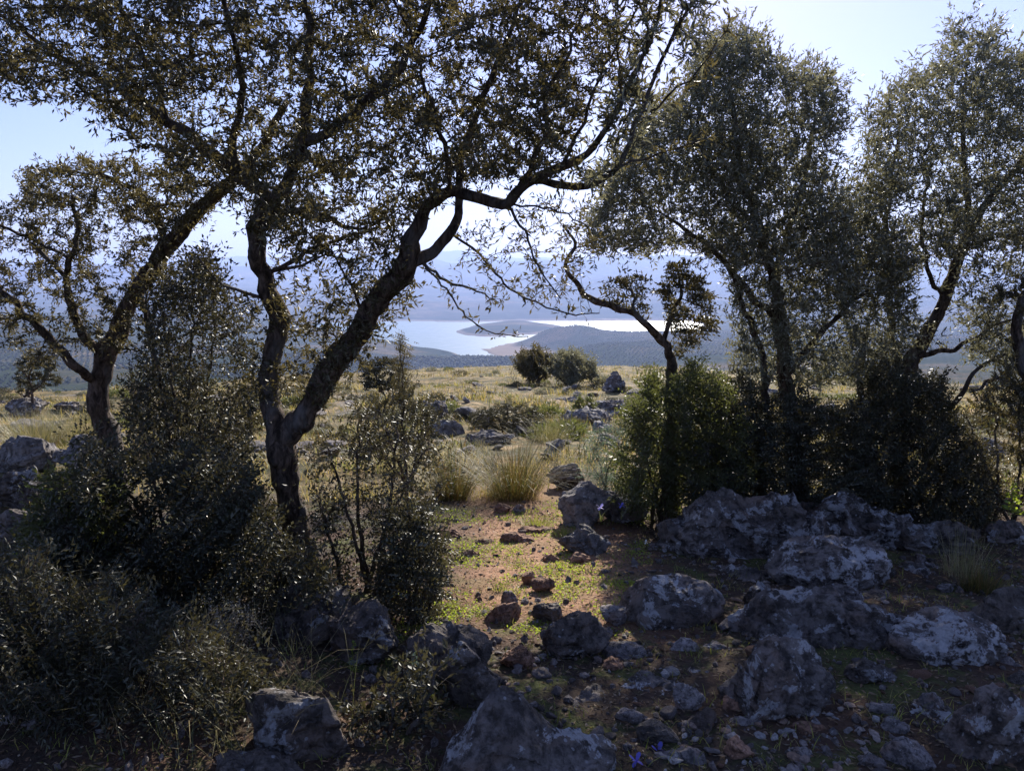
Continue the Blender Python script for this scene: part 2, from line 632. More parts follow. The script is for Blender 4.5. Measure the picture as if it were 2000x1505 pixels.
M_LEAF2 = mat_leaf('veil-lightened silver olive leaf', (.075, .082, .054), (.27, .275, .21), .48, .36, .7, .35, (.26, .245, .13))  # silver leaf, lightened to stand for the flare veil over the right crowns
M_LEAFG = mat_leaf('green shrub leaf', (.040, .047, .020), (.08, .085, .048), .46, .33, .7, .35, (.20, .22, .05))
M_LEAFD = mat_leaf('dark shrub leaf', (.030, .035, .021), (.08, .08, .056), .46, .22, .8, .35, (.11, .095, .035))
M_LEAFY = mat_leaf('yellow green leaf', (.16, .22, .035), (.22, .27, .09), .5, .5, .4, .4, (.45, .55, .05))
M_LEAFB = mat_leaf('blue green leaf', (.10, .14, .11), (.18, .22, .18), .5, .3, .4, .4, (.2, .28, .16))
M_DRYT = mat_leaf('dry pale twig', (.42, .36, .27), (.42, .36, .27), .6, .2, .4, .3, (.4, .35, .2))
M_GRASS = mat_grass('meadow grass', [(.10, .11, .02), (.30, .24, .065), (.46, .34, .12), (.58, .45, .20), (.16, .18, .035), (.42, .27, .10)], .6, .35)
M_TUFT = mat_grass('esparto blades', [(.045, .055, .018), (.09, .10, .03), (.20, .145, .045), (.17, .085, .03), (.06, .075, .022), (.26, .21, .08)], .6, .2)
M_FEATHER = mat_grass('feathery pale grass', [(.18, .18, .07), (.34, .29, .14), (.10, .12, .04), (.50, .43, .26), (.26, .20, .09)], .5, .22)
M_TURF = mat_grass('short green turf', [(.14, .18, .025), (.24, .28, .04), (.36, .33, .08), (.10, .13, .03), (.42, .34, .14)])
M_LITTER = mat_grass('dead leaf litter', [(.10, .06, .035), (.20, .12, .07), (.30, .21, .13), (.06, .04, .03), (.35, .28, .2)], .8, .05)
M_BLUE = mat_leaf('blue petal', (.10, .10, .48), (.13, .13, .50), .5, .35, .3, .3, (.2, .2, .8))
M_VIOLET = mat_leaf('pale violet petal', (.42, .38, .82), (.42, .38, .82), .5, .35, .2, .3, (.6, .55, 1.0))
M_WHITE = mat_leaf('white petal', (.75, .75, .7), (.75, .75, .7), .5, .3, .1, .3, (.8, .8, .8))


# ------------------------------------------------------------------ ground, valley, lake, sky haze
def polar_sheet(name, mat, r0, r1, nr, half, nin, nout, kind='structure', centre=False):
    th = np.concatenate([np.linspace(-half, half, nin, endpoint=False), np.linspace(half, 360 - half, nout, endpoint=False)])
    th = np.radians(th)
    rr = np.exp(np.linspace(math.log(r0), math.log(r1), nr))
    R, T = np.meshgrid(rr, th, indexing='ij')
    x, y = (R * np.sin(T)).ravel(), (R * np.cos(T)).ravel()
    z = height(x, y)
    v = np.stack([x, y, z], 1)
    f = grid_faces(nr, len(th), True)[:, ::-1]
    fl = [f]
    if centre:
        v = np.concatenate([v, [[0, 0, z[:len(th)].mean()]]])
        c = len(v) - 1
        j = np.arange(len(th))
        fl.append(np.stack([np.full(len(th), c), (j + 1) % len(th), j], 1))
    o = link(name, mesh_np(name, v, fl, mat))
    tag(o, kind=kind)
    return o


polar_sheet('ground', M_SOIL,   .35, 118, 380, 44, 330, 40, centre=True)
polar_sheet('valley_terrain', M_VALLEY, 117.5, 46000, 330, 42, 330, 40)
lk = []
a_ = np.linspace(0, 2 * math.pi, 48, endpoint=False)
v = np.stack([np.cos(a_) * 3600 + 500, np.sin(a_) * 2600 + 4300, np.full(48, LAKE_Z)], 1)
v = np.concatenate([v, [[500, 4300, LAKE_Z]]])
tag(link('lake', mesh_np('lake', v, np.stack([np.full(48, 48), np.arange(48), (np.arange(48) + 1) % 48], 1), M_WATER, False)), kind='structure')

# the air: one closed box of thin pale haze
hm, nt = new_mat('valley haze')
kk = N(nt)
pv = kk.n('ShaderNodeVolumePrincipled')
pv.inputs['Color'].default_value = (.46, .59, 1.0, 1)
pv.inputs['Density'].default_value = 0.98e-4
pv.inputs['Anisotropy'].default_value = 0.25
ho = kk.n('ShaderNodeOutputMaterial')
kk.l(pv.outputs[0], ho.inputs['Volume'])
HB = (-47000, 47000, -47000, 47000, LAKE_Z - 60, 830)
hv = [(HB[i], HB[2 + j], HB[4 + k]) for i in (0, 1) for j in (0, 1) for k in (0, 1)]
hf = [(0, 1, 3, 2), (4, 6, 7, 5), (0, 4, 5, 1), (2, 3, 7, 6), (0, 2, 6, 4), (1, 5, 7, 3)]
tag(link('haze', mesh_np('haze', hv, np.array(hf), hm, False)), kind='stuff')


# ------------------------------------------------------------------ rocks
_ico = {}


def ico(level):
    if level in _ico:
        return _ico[level]
    t = (1 + 5 ** .5) / 2
    v = [(-1, t, 0), (1, t, 0), (-1, -t, 0), (1, -t, 0), (0, -1, t), (0, 1, t), (0, -1, -t), (0, 1, -t), (t, 0, -1), (t, 0, 1), (-t, 0, -1), (-t, 0, 1)]
    v = [np.array(q) / np.linalg.norm(q) for q in v]
    f = [(0, 11, 5), (0, 5, 1), (0, 1, 7), (0, 7, 10), (0, 10, 11), (1, 5, 9), (5, 11, 4), (11, 10, 2), (10, 7, 6), (7, 1, 8), (3, 9, 4), (3, 4, 2),
         (3, 2, 6), (3, 6, 8), (3, 8, 9), (4, 9, 5), (2, 4, 11), (6, 2, 10), (8, 6, 7), (9, 8, 1)]
    for _ in range(level):
        cache = {}
        nf = []

        def mid(a, b):
            key = (a, b) if a < b else (b, a)
            if key not in cache:
                q = v[a] + v[b]
                v.append(q / np.linalg.norm(q))
                cache[key] = len(v) - 1
            return cache[key]
        for a, b, c in f:
            ab, bc, ca = mid(a, b), mid(b, c), mid(c, a)
            nf += [(a, ab, ca), (b, bc, ab), (c, ca, bc), (ab, bc, ca)]
        f = nf
    _ico[level] = (np.array(v), np.array(f))
    return _ico[level]


def rock_mesh(name, size, mat, seed, level=4, facets=26, cut=(.44, .95), rough=.10, crag=0.08, peak=None, freq=1.0):
    rg = np.random.default_rng(seed)
    v, f = ico(level)
    r = np.full(len(v), 1.0)
    for _ in range(facets):
        n = rg.normal(size=3)
        n /= np.linalg.norm(n)
        d = rg.uniform(*cut)
        q = v @ n
        r = np.minimum(r, np.where(q > .05, d / np.maximum(q, .05), 9))
    p = v * r[:, None]
    size = np.array(size, float)
    w = p * size
    s = size.mean()
    off = rg.uniform(0, 50, 3)
    nz = fbm(w / s * 1.5 * freq + off, 4, seed % 97)
    nr = fbm(w / s * 2.6 * freq + off * 2, 5, seed % 89, True)
    disp = rough * s * nz * .9 + (rough * .4 + crag) * s * (nr - .2)
    n3 = fbm(w / s * 6.5 * freq + off * 3, 3, seed % 71, True)
    disp = disp + s * (.018 + .05 * rough + .12 * crag) * np.minimum(n3, .25)
    cell = vnoise(np.round((w / s + .3 * nz[:, None]) * np.array([2.2, 2.2, 4.5]) * freq + off), seed % 61)
    disp = disp + s * (.035 + .25 * crag) * cell
    nrm = v / size
    nrm /= np.linalg.norm(nrm, axis=1)[:, None]
    w = w + nrm * disp[:, None]
    if peak is not None:        # list of (x, y, h, radius) pinnacles
        for (qx, qy, qh, qr) in peak:
            g = np.exp(-(((w[:, 0] - qx) / qr) ** 2 + ((w[:, 1] - qy) / (qr * 1.2)) ** 2))
            w[:, 2] += g * qh * (v[:, 2] > -.2)
    me = mesh_np(name, w, f, mat)
    me.set_sharp_from_angle(angle=math.radians(32))
    return me


ROCKSPOTS = []


def rock(label, cx, base, w, h, mat=None, seed=1, level=4, depth=.8, group=None, rot=0, sink=.36, cat='rock', name='rock', **kw):
    """a rock whose foot is at (cx, base) of the photograph, w by h of its pixels in size"""
    g = G(cx, base)
    y = g[1]
    k = y / FPX * 1.02
    W, H = w * k, h * k
    D = W * depth
    hz = H * .72
    me = rock_mesh(name, (W / 2 * 1.12, D / 2, hz), mat or M_BOULDER, seed, level, **kw)
    yy = y + D * .32
    o = link(name, me, None, (g[0], yy, 0))
    zt = max(v.co.z for v in me.vertices)
    top = P(cx, base - h, yy)[2]
    o.location.z = top - zt
    o.rotation_euler.z = rot
    tag(o, label, cat, group)
    ROCKSPOTS.append((g[0], yy, W / 2, D / 2))
    return o


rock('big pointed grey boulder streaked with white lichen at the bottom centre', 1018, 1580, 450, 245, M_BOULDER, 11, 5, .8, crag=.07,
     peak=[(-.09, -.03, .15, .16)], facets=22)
rock('upright bluish boulder leaning behind the big pointed boulder', 915, 1400, 120, 150, M_DARKROCK, 13, 4, .8)  # darker stone used so the sunny top looks shaded
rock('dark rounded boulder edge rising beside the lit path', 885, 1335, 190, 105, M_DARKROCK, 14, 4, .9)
rock('wide dark boulder with a smooth back under the thicket', 560, 1500, 270, 165, M_DARKROCK, 15, 4, .8, rough=.07)  # dark stone stands in for the shade this boulder misses
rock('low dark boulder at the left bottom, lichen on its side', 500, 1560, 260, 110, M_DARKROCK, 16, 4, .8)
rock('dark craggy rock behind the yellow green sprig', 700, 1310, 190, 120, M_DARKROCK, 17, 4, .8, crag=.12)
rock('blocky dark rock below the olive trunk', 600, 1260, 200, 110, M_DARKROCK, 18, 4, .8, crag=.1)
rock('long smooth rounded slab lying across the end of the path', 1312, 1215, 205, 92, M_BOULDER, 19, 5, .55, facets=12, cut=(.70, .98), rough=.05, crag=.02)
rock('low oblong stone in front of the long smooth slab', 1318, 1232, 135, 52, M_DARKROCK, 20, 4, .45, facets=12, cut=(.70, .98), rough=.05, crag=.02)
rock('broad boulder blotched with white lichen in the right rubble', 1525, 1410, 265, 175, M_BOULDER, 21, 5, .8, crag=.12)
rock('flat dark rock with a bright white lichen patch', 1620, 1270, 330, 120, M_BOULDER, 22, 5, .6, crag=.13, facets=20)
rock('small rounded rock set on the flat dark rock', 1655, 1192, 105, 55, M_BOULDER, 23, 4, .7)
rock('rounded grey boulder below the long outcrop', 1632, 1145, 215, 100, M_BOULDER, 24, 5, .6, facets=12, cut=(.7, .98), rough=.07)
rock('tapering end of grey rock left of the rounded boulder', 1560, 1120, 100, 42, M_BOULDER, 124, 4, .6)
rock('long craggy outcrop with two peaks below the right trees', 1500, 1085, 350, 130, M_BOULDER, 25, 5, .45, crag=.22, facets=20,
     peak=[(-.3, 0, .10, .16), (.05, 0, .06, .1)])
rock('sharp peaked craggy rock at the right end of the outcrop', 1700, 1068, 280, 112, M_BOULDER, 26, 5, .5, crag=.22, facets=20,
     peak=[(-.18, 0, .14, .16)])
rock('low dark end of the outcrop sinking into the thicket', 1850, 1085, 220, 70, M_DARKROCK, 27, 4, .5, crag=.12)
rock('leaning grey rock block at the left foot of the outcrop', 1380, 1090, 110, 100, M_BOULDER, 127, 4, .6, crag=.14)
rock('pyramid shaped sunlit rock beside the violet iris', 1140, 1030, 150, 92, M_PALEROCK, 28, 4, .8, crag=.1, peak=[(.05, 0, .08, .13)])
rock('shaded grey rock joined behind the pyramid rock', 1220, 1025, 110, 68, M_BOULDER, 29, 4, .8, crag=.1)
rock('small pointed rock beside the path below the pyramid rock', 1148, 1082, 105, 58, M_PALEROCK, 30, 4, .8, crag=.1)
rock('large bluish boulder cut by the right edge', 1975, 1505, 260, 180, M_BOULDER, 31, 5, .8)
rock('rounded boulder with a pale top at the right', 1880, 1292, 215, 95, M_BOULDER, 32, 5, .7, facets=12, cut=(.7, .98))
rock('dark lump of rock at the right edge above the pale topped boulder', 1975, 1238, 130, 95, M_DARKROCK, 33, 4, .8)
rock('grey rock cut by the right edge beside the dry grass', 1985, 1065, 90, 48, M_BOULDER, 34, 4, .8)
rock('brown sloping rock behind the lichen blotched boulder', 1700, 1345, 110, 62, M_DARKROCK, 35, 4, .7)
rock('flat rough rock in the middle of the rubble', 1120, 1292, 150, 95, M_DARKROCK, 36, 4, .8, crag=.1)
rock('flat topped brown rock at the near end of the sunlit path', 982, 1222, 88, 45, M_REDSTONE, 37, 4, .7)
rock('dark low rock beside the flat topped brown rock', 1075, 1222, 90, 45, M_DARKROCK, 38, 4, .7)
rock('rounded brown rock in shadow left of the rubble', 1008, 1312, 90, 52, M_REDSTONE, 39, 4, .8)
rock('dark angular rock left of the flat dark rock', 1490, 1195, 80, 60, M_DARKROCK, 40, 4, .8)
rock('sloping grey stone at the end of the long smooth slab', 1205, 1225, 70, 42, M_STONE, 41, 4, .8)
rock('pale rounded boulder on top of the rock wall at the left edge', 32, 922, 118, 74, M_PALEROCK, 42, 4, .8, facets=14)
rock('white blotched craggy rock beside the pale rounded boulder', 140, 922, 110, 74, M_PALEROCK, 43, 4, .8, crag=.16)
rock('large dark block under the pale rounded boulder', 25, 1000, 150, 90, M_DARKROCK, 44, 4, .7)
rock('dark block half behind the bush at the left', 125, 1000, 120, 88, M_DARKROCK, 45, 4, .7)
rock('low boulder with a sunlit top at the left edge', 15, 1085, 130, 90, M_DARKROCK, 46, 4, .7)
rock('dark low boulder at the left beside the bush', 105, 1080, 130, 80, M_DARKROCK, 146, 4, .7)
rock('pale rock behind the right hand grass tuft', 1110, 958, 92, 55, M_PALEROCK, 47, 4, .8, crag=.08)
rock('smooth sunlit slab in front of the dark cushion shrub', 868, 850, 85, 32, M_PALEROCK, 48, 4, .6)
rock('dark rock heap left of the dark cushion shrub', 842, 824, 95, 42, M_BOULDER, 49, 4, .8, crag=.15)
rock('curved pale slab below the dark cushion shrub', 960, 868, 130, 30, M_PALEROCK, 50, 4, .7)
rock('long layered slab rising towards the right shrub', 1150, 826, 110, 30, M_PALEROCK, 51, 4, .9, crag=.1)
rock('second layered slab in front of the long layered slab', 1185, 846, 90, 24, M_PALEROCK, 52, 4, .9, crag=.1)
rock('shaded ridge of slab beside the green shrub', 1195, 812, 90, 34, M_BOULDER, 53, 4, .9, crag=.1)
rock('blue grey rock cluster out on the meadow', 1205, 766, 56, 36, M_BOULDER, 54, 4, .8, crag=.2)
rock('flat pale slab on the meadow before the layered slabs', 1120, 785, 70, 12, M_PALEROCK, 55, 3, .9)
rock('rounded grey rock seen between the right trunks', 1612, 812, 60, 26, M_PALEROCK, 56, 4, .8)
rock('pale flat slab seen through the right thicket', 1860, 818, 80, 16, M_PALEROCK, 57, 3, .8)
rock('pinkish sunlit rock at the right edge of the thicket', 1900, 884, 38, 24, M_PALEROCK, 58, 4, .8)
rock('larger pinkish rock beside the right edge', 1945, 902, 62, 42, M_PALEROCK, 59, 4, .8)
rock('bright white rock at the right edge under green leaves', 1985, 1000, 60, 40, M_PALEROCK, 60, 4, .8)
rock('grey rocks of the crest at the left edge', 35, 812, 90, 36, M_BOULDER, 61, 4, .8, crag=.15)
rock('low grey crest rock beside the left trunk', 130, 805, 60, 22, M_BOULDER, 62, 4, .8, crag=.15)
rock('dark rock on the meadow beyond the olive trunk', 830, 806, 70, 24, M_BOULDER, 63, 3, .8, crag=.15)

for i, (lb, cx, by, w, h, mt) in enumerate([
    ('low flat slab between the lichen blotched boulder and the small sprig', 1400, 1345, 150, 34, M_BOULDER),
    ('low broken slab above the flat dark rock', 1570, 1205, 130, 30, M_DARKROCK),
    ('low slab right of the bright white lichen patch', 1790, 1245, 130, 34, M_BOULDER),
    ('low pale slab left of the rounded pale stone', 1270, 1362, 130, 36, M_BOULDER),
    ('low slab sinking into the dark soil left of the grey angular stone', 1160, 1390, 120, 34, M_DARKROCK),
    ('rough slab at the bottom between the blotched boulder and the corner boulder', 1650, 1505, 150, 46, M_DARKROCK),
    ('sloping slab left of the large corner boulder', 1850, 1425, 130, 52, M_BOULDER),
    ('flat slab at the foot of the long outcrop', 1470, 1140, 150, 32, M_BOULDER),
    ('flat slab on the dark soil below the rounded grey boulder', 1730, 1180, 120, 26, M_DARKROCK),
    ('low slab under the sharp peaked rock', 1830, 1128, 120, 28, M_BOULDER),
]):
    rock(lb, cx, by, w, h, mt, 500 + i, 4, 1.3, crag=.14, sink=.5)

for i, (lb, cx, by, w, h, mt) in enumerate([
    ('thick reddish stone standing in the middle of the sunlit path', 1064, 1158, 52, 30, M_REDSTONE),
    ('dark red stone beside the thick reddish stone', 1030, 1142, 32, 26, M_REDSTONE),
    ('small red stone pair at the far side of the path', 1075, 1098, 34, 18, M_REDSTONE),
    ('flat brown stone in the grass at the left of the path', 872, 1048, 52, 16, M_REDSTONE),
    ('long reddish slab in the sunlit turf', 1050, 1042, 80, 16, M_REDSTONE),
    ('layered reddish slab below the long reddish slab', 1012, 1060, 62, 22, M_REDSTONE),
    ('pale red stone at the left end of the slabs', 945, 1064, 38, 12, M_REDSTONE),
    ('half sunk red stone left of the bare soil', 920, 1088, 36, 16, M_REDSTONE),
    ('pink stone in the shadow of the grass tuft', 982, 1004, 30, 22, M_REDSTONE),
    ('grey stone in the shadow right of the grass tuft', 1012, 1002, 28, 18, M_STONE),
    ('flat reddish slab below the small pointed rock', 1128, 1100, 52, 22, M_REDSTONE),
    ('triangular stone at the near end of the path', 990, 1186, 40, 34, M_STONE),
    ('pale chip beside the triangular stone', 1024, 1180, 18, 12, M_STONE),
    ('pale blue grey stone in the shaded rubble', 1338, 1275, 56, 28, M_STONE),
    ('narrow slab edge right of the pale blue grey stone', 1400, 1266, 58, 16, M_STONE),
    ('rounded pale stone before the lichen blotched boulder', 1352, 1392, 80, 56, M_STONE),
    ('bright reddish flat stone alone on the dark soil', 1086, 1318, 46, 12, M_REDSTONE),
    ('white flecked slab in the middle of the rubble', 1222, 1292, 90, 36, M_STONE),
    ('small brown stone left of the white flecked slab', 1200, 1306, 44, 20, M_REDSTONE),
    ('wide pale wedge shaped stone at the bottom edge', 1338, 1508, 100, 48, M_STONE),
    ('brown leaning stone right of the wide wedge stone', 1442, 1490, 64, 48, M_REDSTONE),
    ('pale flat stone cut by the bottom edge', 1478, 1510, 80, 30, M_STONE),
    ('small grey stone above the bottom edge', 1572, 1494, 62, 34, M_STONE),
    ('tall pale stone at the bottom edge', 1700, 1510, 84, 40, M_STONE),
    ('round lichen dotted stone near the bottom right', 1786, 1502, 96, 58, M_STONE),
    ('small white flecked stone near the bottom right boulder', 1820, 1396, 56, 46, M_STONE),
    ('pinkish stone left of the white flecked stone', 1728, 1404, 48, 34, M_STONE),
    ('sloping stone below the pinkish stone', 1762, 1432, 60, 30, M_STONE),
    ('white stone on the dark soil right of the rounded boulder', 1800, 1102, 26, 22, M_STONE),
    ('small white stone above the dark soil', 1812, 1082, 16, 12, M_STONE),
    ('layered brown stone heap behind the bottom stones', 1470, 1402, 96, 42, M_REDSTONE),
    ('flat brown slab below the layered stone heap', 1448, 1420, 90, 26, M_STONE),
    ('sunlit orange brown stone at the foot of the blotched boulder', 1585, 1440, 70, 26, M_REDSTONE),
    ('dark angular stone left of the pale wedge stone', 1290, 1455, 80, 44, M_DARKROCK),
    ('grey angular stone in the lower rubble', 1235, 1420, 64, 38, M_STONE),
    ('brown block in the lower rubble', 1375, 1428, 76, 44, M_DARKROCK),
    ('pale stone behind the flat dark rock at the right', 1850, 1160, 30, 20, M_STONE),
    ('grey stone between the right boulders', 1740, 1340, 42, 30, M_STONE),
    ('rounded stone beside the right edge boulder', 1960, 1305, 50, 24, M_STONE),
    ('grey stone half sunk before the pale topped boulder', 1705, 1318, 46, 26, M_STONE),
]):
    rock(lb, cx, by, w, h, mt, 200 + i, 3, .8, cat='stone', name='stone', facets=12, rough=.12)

# stones nobody could single out, in groups
PROTO = {}
for nm, mt in (('grey', M_STONE), ('red', M_REDSTONE), ('pale', M_PALEROCK), ('dark', M_DARKROCK)):
    PROTO[nm] = [rock_mesh('stone', (1, .8, .55), mt, 400 + i * 7 + len(nm), 2 if nm != 'pale' else 3, facets=12, rough=.12) for i in range(6)]


def scatter_stones(n, box, kinds, size, label, group, seed, name='stone', cat='stone', flat=False):
    rg = np.random.default_rng(seed)
    k = 0
    for _ in range(n * 4):
        if k >= n:
            break
        px, py = rg.uniform(box[0], box[2]), rg.uniform(box[1], box[3])
        g = G(px, py)
        s = min(size[0] * (size[1] / size[0]) ** (rg.random() ** 1.7), .024 * g[1])
        if any(((g[0] - a) / (ra + s)) ** 2 + ((g[1] - b) / (rb + s)) ** 2 < 1 for a, b, ra, rb in ROCKSPOTS):
            continue
        ROCKSPOTS.append((g[0], g[1], s * .7, s * .7))
        me = PROTO[kinds[int(rg.integers(len(kinds)))]][int(rg.integers(6))]
        o = link(name, me, None, (g[0], g[1], gz(g[0], g[1]) + s * rg.uniform(.05, .3)))
        o.scale = (s * rg.uniform(.8, 1.3), s * rg.uniform(.8, 1.2), s * rg.uniform(.6, 1.1) * (.6 if flat else 1))
        o.rotation_euler = (rg.normal() * .3, rg.normal() * .3, rg.uniform(0, 6.28))
        tag(o, label, cat, group)
        k += 1


scatter_stones(170, (900, 1215, 2000, 1580), ['grey', 'grey', 'grey', 'red', 'dark'], (.016, .075),
               'small loose stone lying in the shaded rubble between the boulders', 'loose stones in the shaded rubble', 51)
scatter_stones(40, (830, 960, 1260, 1230), ['red', 'red', 'grey'], (.015, .045),
               'small reddish stone half sunk in the sunlit path', 'small stones on the sunlit path', 52)
scatter_stones(48, (1200, 1080, 2000, 1240), ['grey', 'dark', 'red'], (.015, .06),
               'small stone on the dark soil between the outcrop and the slabs', 'stones on the dark soil below the outcrop', 53)
scatter_stones(240, (-100, 720, 2100, 900), ['pale', 'pale', 'grey'], (.12, .62),
               'weathered grey limestone lump showing in the dry meadow grass', 'limestone lumps on the meadow', 54, 'rock', 'rock', True)

# pebbles
v0, f0 = ico(0)
rg = np.random.default_rng(5)
nP = 3000
pv_, pf_ = [], []
pts = []
while len(pts) < nP:
    th, rr = rg.uniform(-.62, .62), rg.uniform(2.2, 8.5)
    pts.append((rr * math.sin(th), rr * math.cos(th)))
pts = np.array(pts)
hz = height(pts[:, 0], pts[:, 1])
for i in range(nP):
    s = .005 + .019 * rg.random() ** 3.5
    vv = v0 * (s * rg.uniform(.6, 1.5, 3)) * (1 + .25 * rg.normal(size=(12, 1)))
    pv_.append(vv + [pts[i, 0], pts[i, 1], hz[i] + s * .2])
    pf_.append(f0 + 12 * i)
tag(link('pebbles', mesh_np('pebbles', np.concatenate(pv_), np.concatenate(pf_), M_STONE, False)),
    'scattered pebbles and gravel over the dark soil', 'pebbles', kind='stuff')


# the broken rubble too small and too many to be told apart
rg = np.random.default_rng(15)
PR = [rock_mesh('rubble_piece', (1, .8, .6), None, 700 + i, 1, facets=7, cut=(.32, .85), rough=.22) for i in range(8)]
PV = []
for me in PR:
    a_ = np.zeros(len(me.vertices) * 3)
    me.vertices.foreach_get('co', a_)
    PV.append(a_.reshape(-1, 3))
    bpy.data.meshes.remove(me)
f1 = ico(1)[1]
n = 1500
y = 2.35 * (6.0 / 2.35) ** rg.random(n)
x = y * rg.uniform(-.12, .72, n)
keep = (fbm2(x * 1.1, y * 1.1, 2, 44) > -.15) & ~((x < .85) & (y > 3.7))
x, y = x[keep], y[keep]
z = height(x, y)
vs, fs = [], []
for i in range(len(x)):
    sz = .008 + .032 * rg.random() ** 2.2
    an = rg.uniform(0, 6.28)
    p = PV[int(rg.integers(8))] * (sz * rg.uniform(.6, 1.4, 3) * np.array([1, 1, .7]))
    p = np.stack([p[:, 0] * math.cos(an) - p[:, 1] * math.sin(an), p[:, 0] * math.sin(an) + p[:, 1] * math.cos(an), p[:, 2]], 1)
    vs.append(p + [x[i], y[i], z[i] + sz * .2])
    fs.append(f1 + len(p) * i)
M_RUB, nt_ = new_mat('rubble stone')
kr = N(nt_)
gr = kr.geo()
cr_ = kr.ramp(gr.outputs['Random Per Island'], [(0, (.20, .17, .16)), (.35, (.34, .29, .26)), (.6, (.30, .19, .13)), (.85, (.42, .40, .38)), (1, (.12, .10, .095))])
nr_ = kr.noise(gr.outputs['Position'], 70, 5, .7)
kr.out(kr.princ(kr.mix(kr.ramp(nr_, [(.4, .6), (.6, 0)]), cr_, (.09, .075, .065)), .9, .2, kr.bump(nr_, .8, .008)))
tag(link('rubble', mesh_np('rubble', np.concatenate(vs), np.concatenate(fs), M_RUB, False)), 'broken stone rubble lying between the boulders', 'rubble', kind='stuff')

# ------------------------------------------------------------------ wood: limbs, twigs, leaves
def catmull(pts, rad, step):
    pts = np.array(pts, float)
    rad = np.array(rad, float)
    p = np.concatenate([[2 * pts[0] - pts[1]], pts, [2 * pts[-1] - pts[-2]]])
    r = np.concatenate([[rad[0]], rad, [rad[-1]]])
    out, ro = [], []
    for i in range(1, len(p) - 2):
        L = np.linalg.norm(p[i + 1] - p[i])
        n = max(2, int(L / step))
        for k in range(n):
            t = k / n
            a = .5 * ((2 * p[i]) + (-p[i - 1] + p[i + 1]) * t + (2 * p[i - 1] - 5 * p[i] + 4 * p[i + 1] - p[i + 2]) * t * t +
                      (-p[i - 1] + 3 * p[i] - 3 * p[i + 1] + p[i + 2]) * t ** 3)
            out.append(a)
            ro.append(r[i] * (1 - t) + r[i + 1] * t)
    out.append(pts[-1])
    ro.append(rad[-1])
    return np.array(out), np.array(ro)


class Tubes:
    def __init__(s):
        s.v, s.f4, s.f3, s.n = [], [], [], 0

    def add(s, pts, rad, sides=6, lump=0.0, seed=0, cap=True):
        pts = np.asarray(pts, float)
        rad = np.asarray(rad, float)
        m = len(pts)
        if m < 2:
            return
        d = np.gradient(pts, axis=0)
        d /= np.linalg.norm(d, axis=1)[:, None] + 1e-9
        ref = np.array([.31, .93, .2]) if abs(d[0][1]) < .8 else np.array([1, 0, .1])
        u = np.cross(d, ref)
        u /= np.linalg.norm(u, axis=1)[:, None] + 1e-9
        w = np.cross(d, u)
        a = np.linspace(0, 2 * math.pi, sides, endpoint=False)
        ring = np.cos(a)[None, :, None] * u[:, None, :] + np.sin(a)[None, :, None] * w[:, None, :]
        R = np.repeat(rad[:, None], sides, 1)
        if lump:
            q = (pts[:, None, :] + ring * .03).reshape(-1, 3)
            arc = np.concatenate([[0], np.cumsum(np.linalg.norm(np.diff(pts, axis=0), axis=1))])
            qq = np.stack([np.repeat(arc * 2.2, sides) + seed, np.tile(np.cos(a) * 1.7, m), np.tile(np.sin(a) * 1.7, m)], 1)
            nz = fbm(qq, 3, seed % 50, True) * .6 + fbm(q * 14, 3, seed % 50) * .8
            R = R * (1 + lump * nz.reshape(m, sides))
        vv = pts[:, None, :] + ring * R[..., None]
        s.v.append(vv.reshape(-1, 3))
        s.f4.append(grid_faces(m, sides, True) + s.n)
        if cap:
            j = np.arange(sides)
            base = s.n + (m - 1) * sides
            s.v.append((pts[-1] + d[-1] * rad[-1])[None])
            c = s.n + m * sides
            s.f3.append(np.stack([base + j, base + (j + 1) % sides, np.full(sides, c)], 1))
            s.n += 1
        s.n += m * sides

    def mesh(s, name, mat):
        fl = [np.concatenate(s.f4)]
        if s.f3:
            fl.append(np.concatenate(s.f3))
        return mesh_np(name, np.concatenate(s.v), fl, mat)


def unit(v):
    return v / (np.linalg.norm(v, axis=-1, keepdims=True) + 1e-9)


def leaves_mesh(name, base, d, L, W, mat, rg, fold=.18):
    n = len(base)
    d = unit(d)
    side = unit(np.cross(d, rg.normal(size=(n, 3))))
    up = np.cross(side, d)
    L, W = L[:, None], W[:, None]
    mid = base + d * L * .48
    droop = up * L * rg.uniform(-.12, .12, (n, 1))
    v = np.stack([base, mid + side * W * .5 + up * W * fold, base + d * L + droop, mid - side * W * .5 + up * W * fold], 1).reshape(-1, 3)
    i = np.arange(n)[:, None] * 4
    f = np.concatenate([i + np.array([0, 1, 2]), i + np.array([0, 2, 3])])
    return mesh_np(name, v, f, mat, False)


def in_poly(px, py, poly):
    ins = np.zeros(len(px), bool)
    n = len(poly)
    for i in range(n):
        ax, ay = poly[i]
        bx, by = poly[(i + 1) % n]
        c = ((ay > py) != (by > py)) & (px < (bx - ax) * (py - ay) / ((by - ay) if by != ay else 1e-9) + ax)
        ins ^= c
    return ins


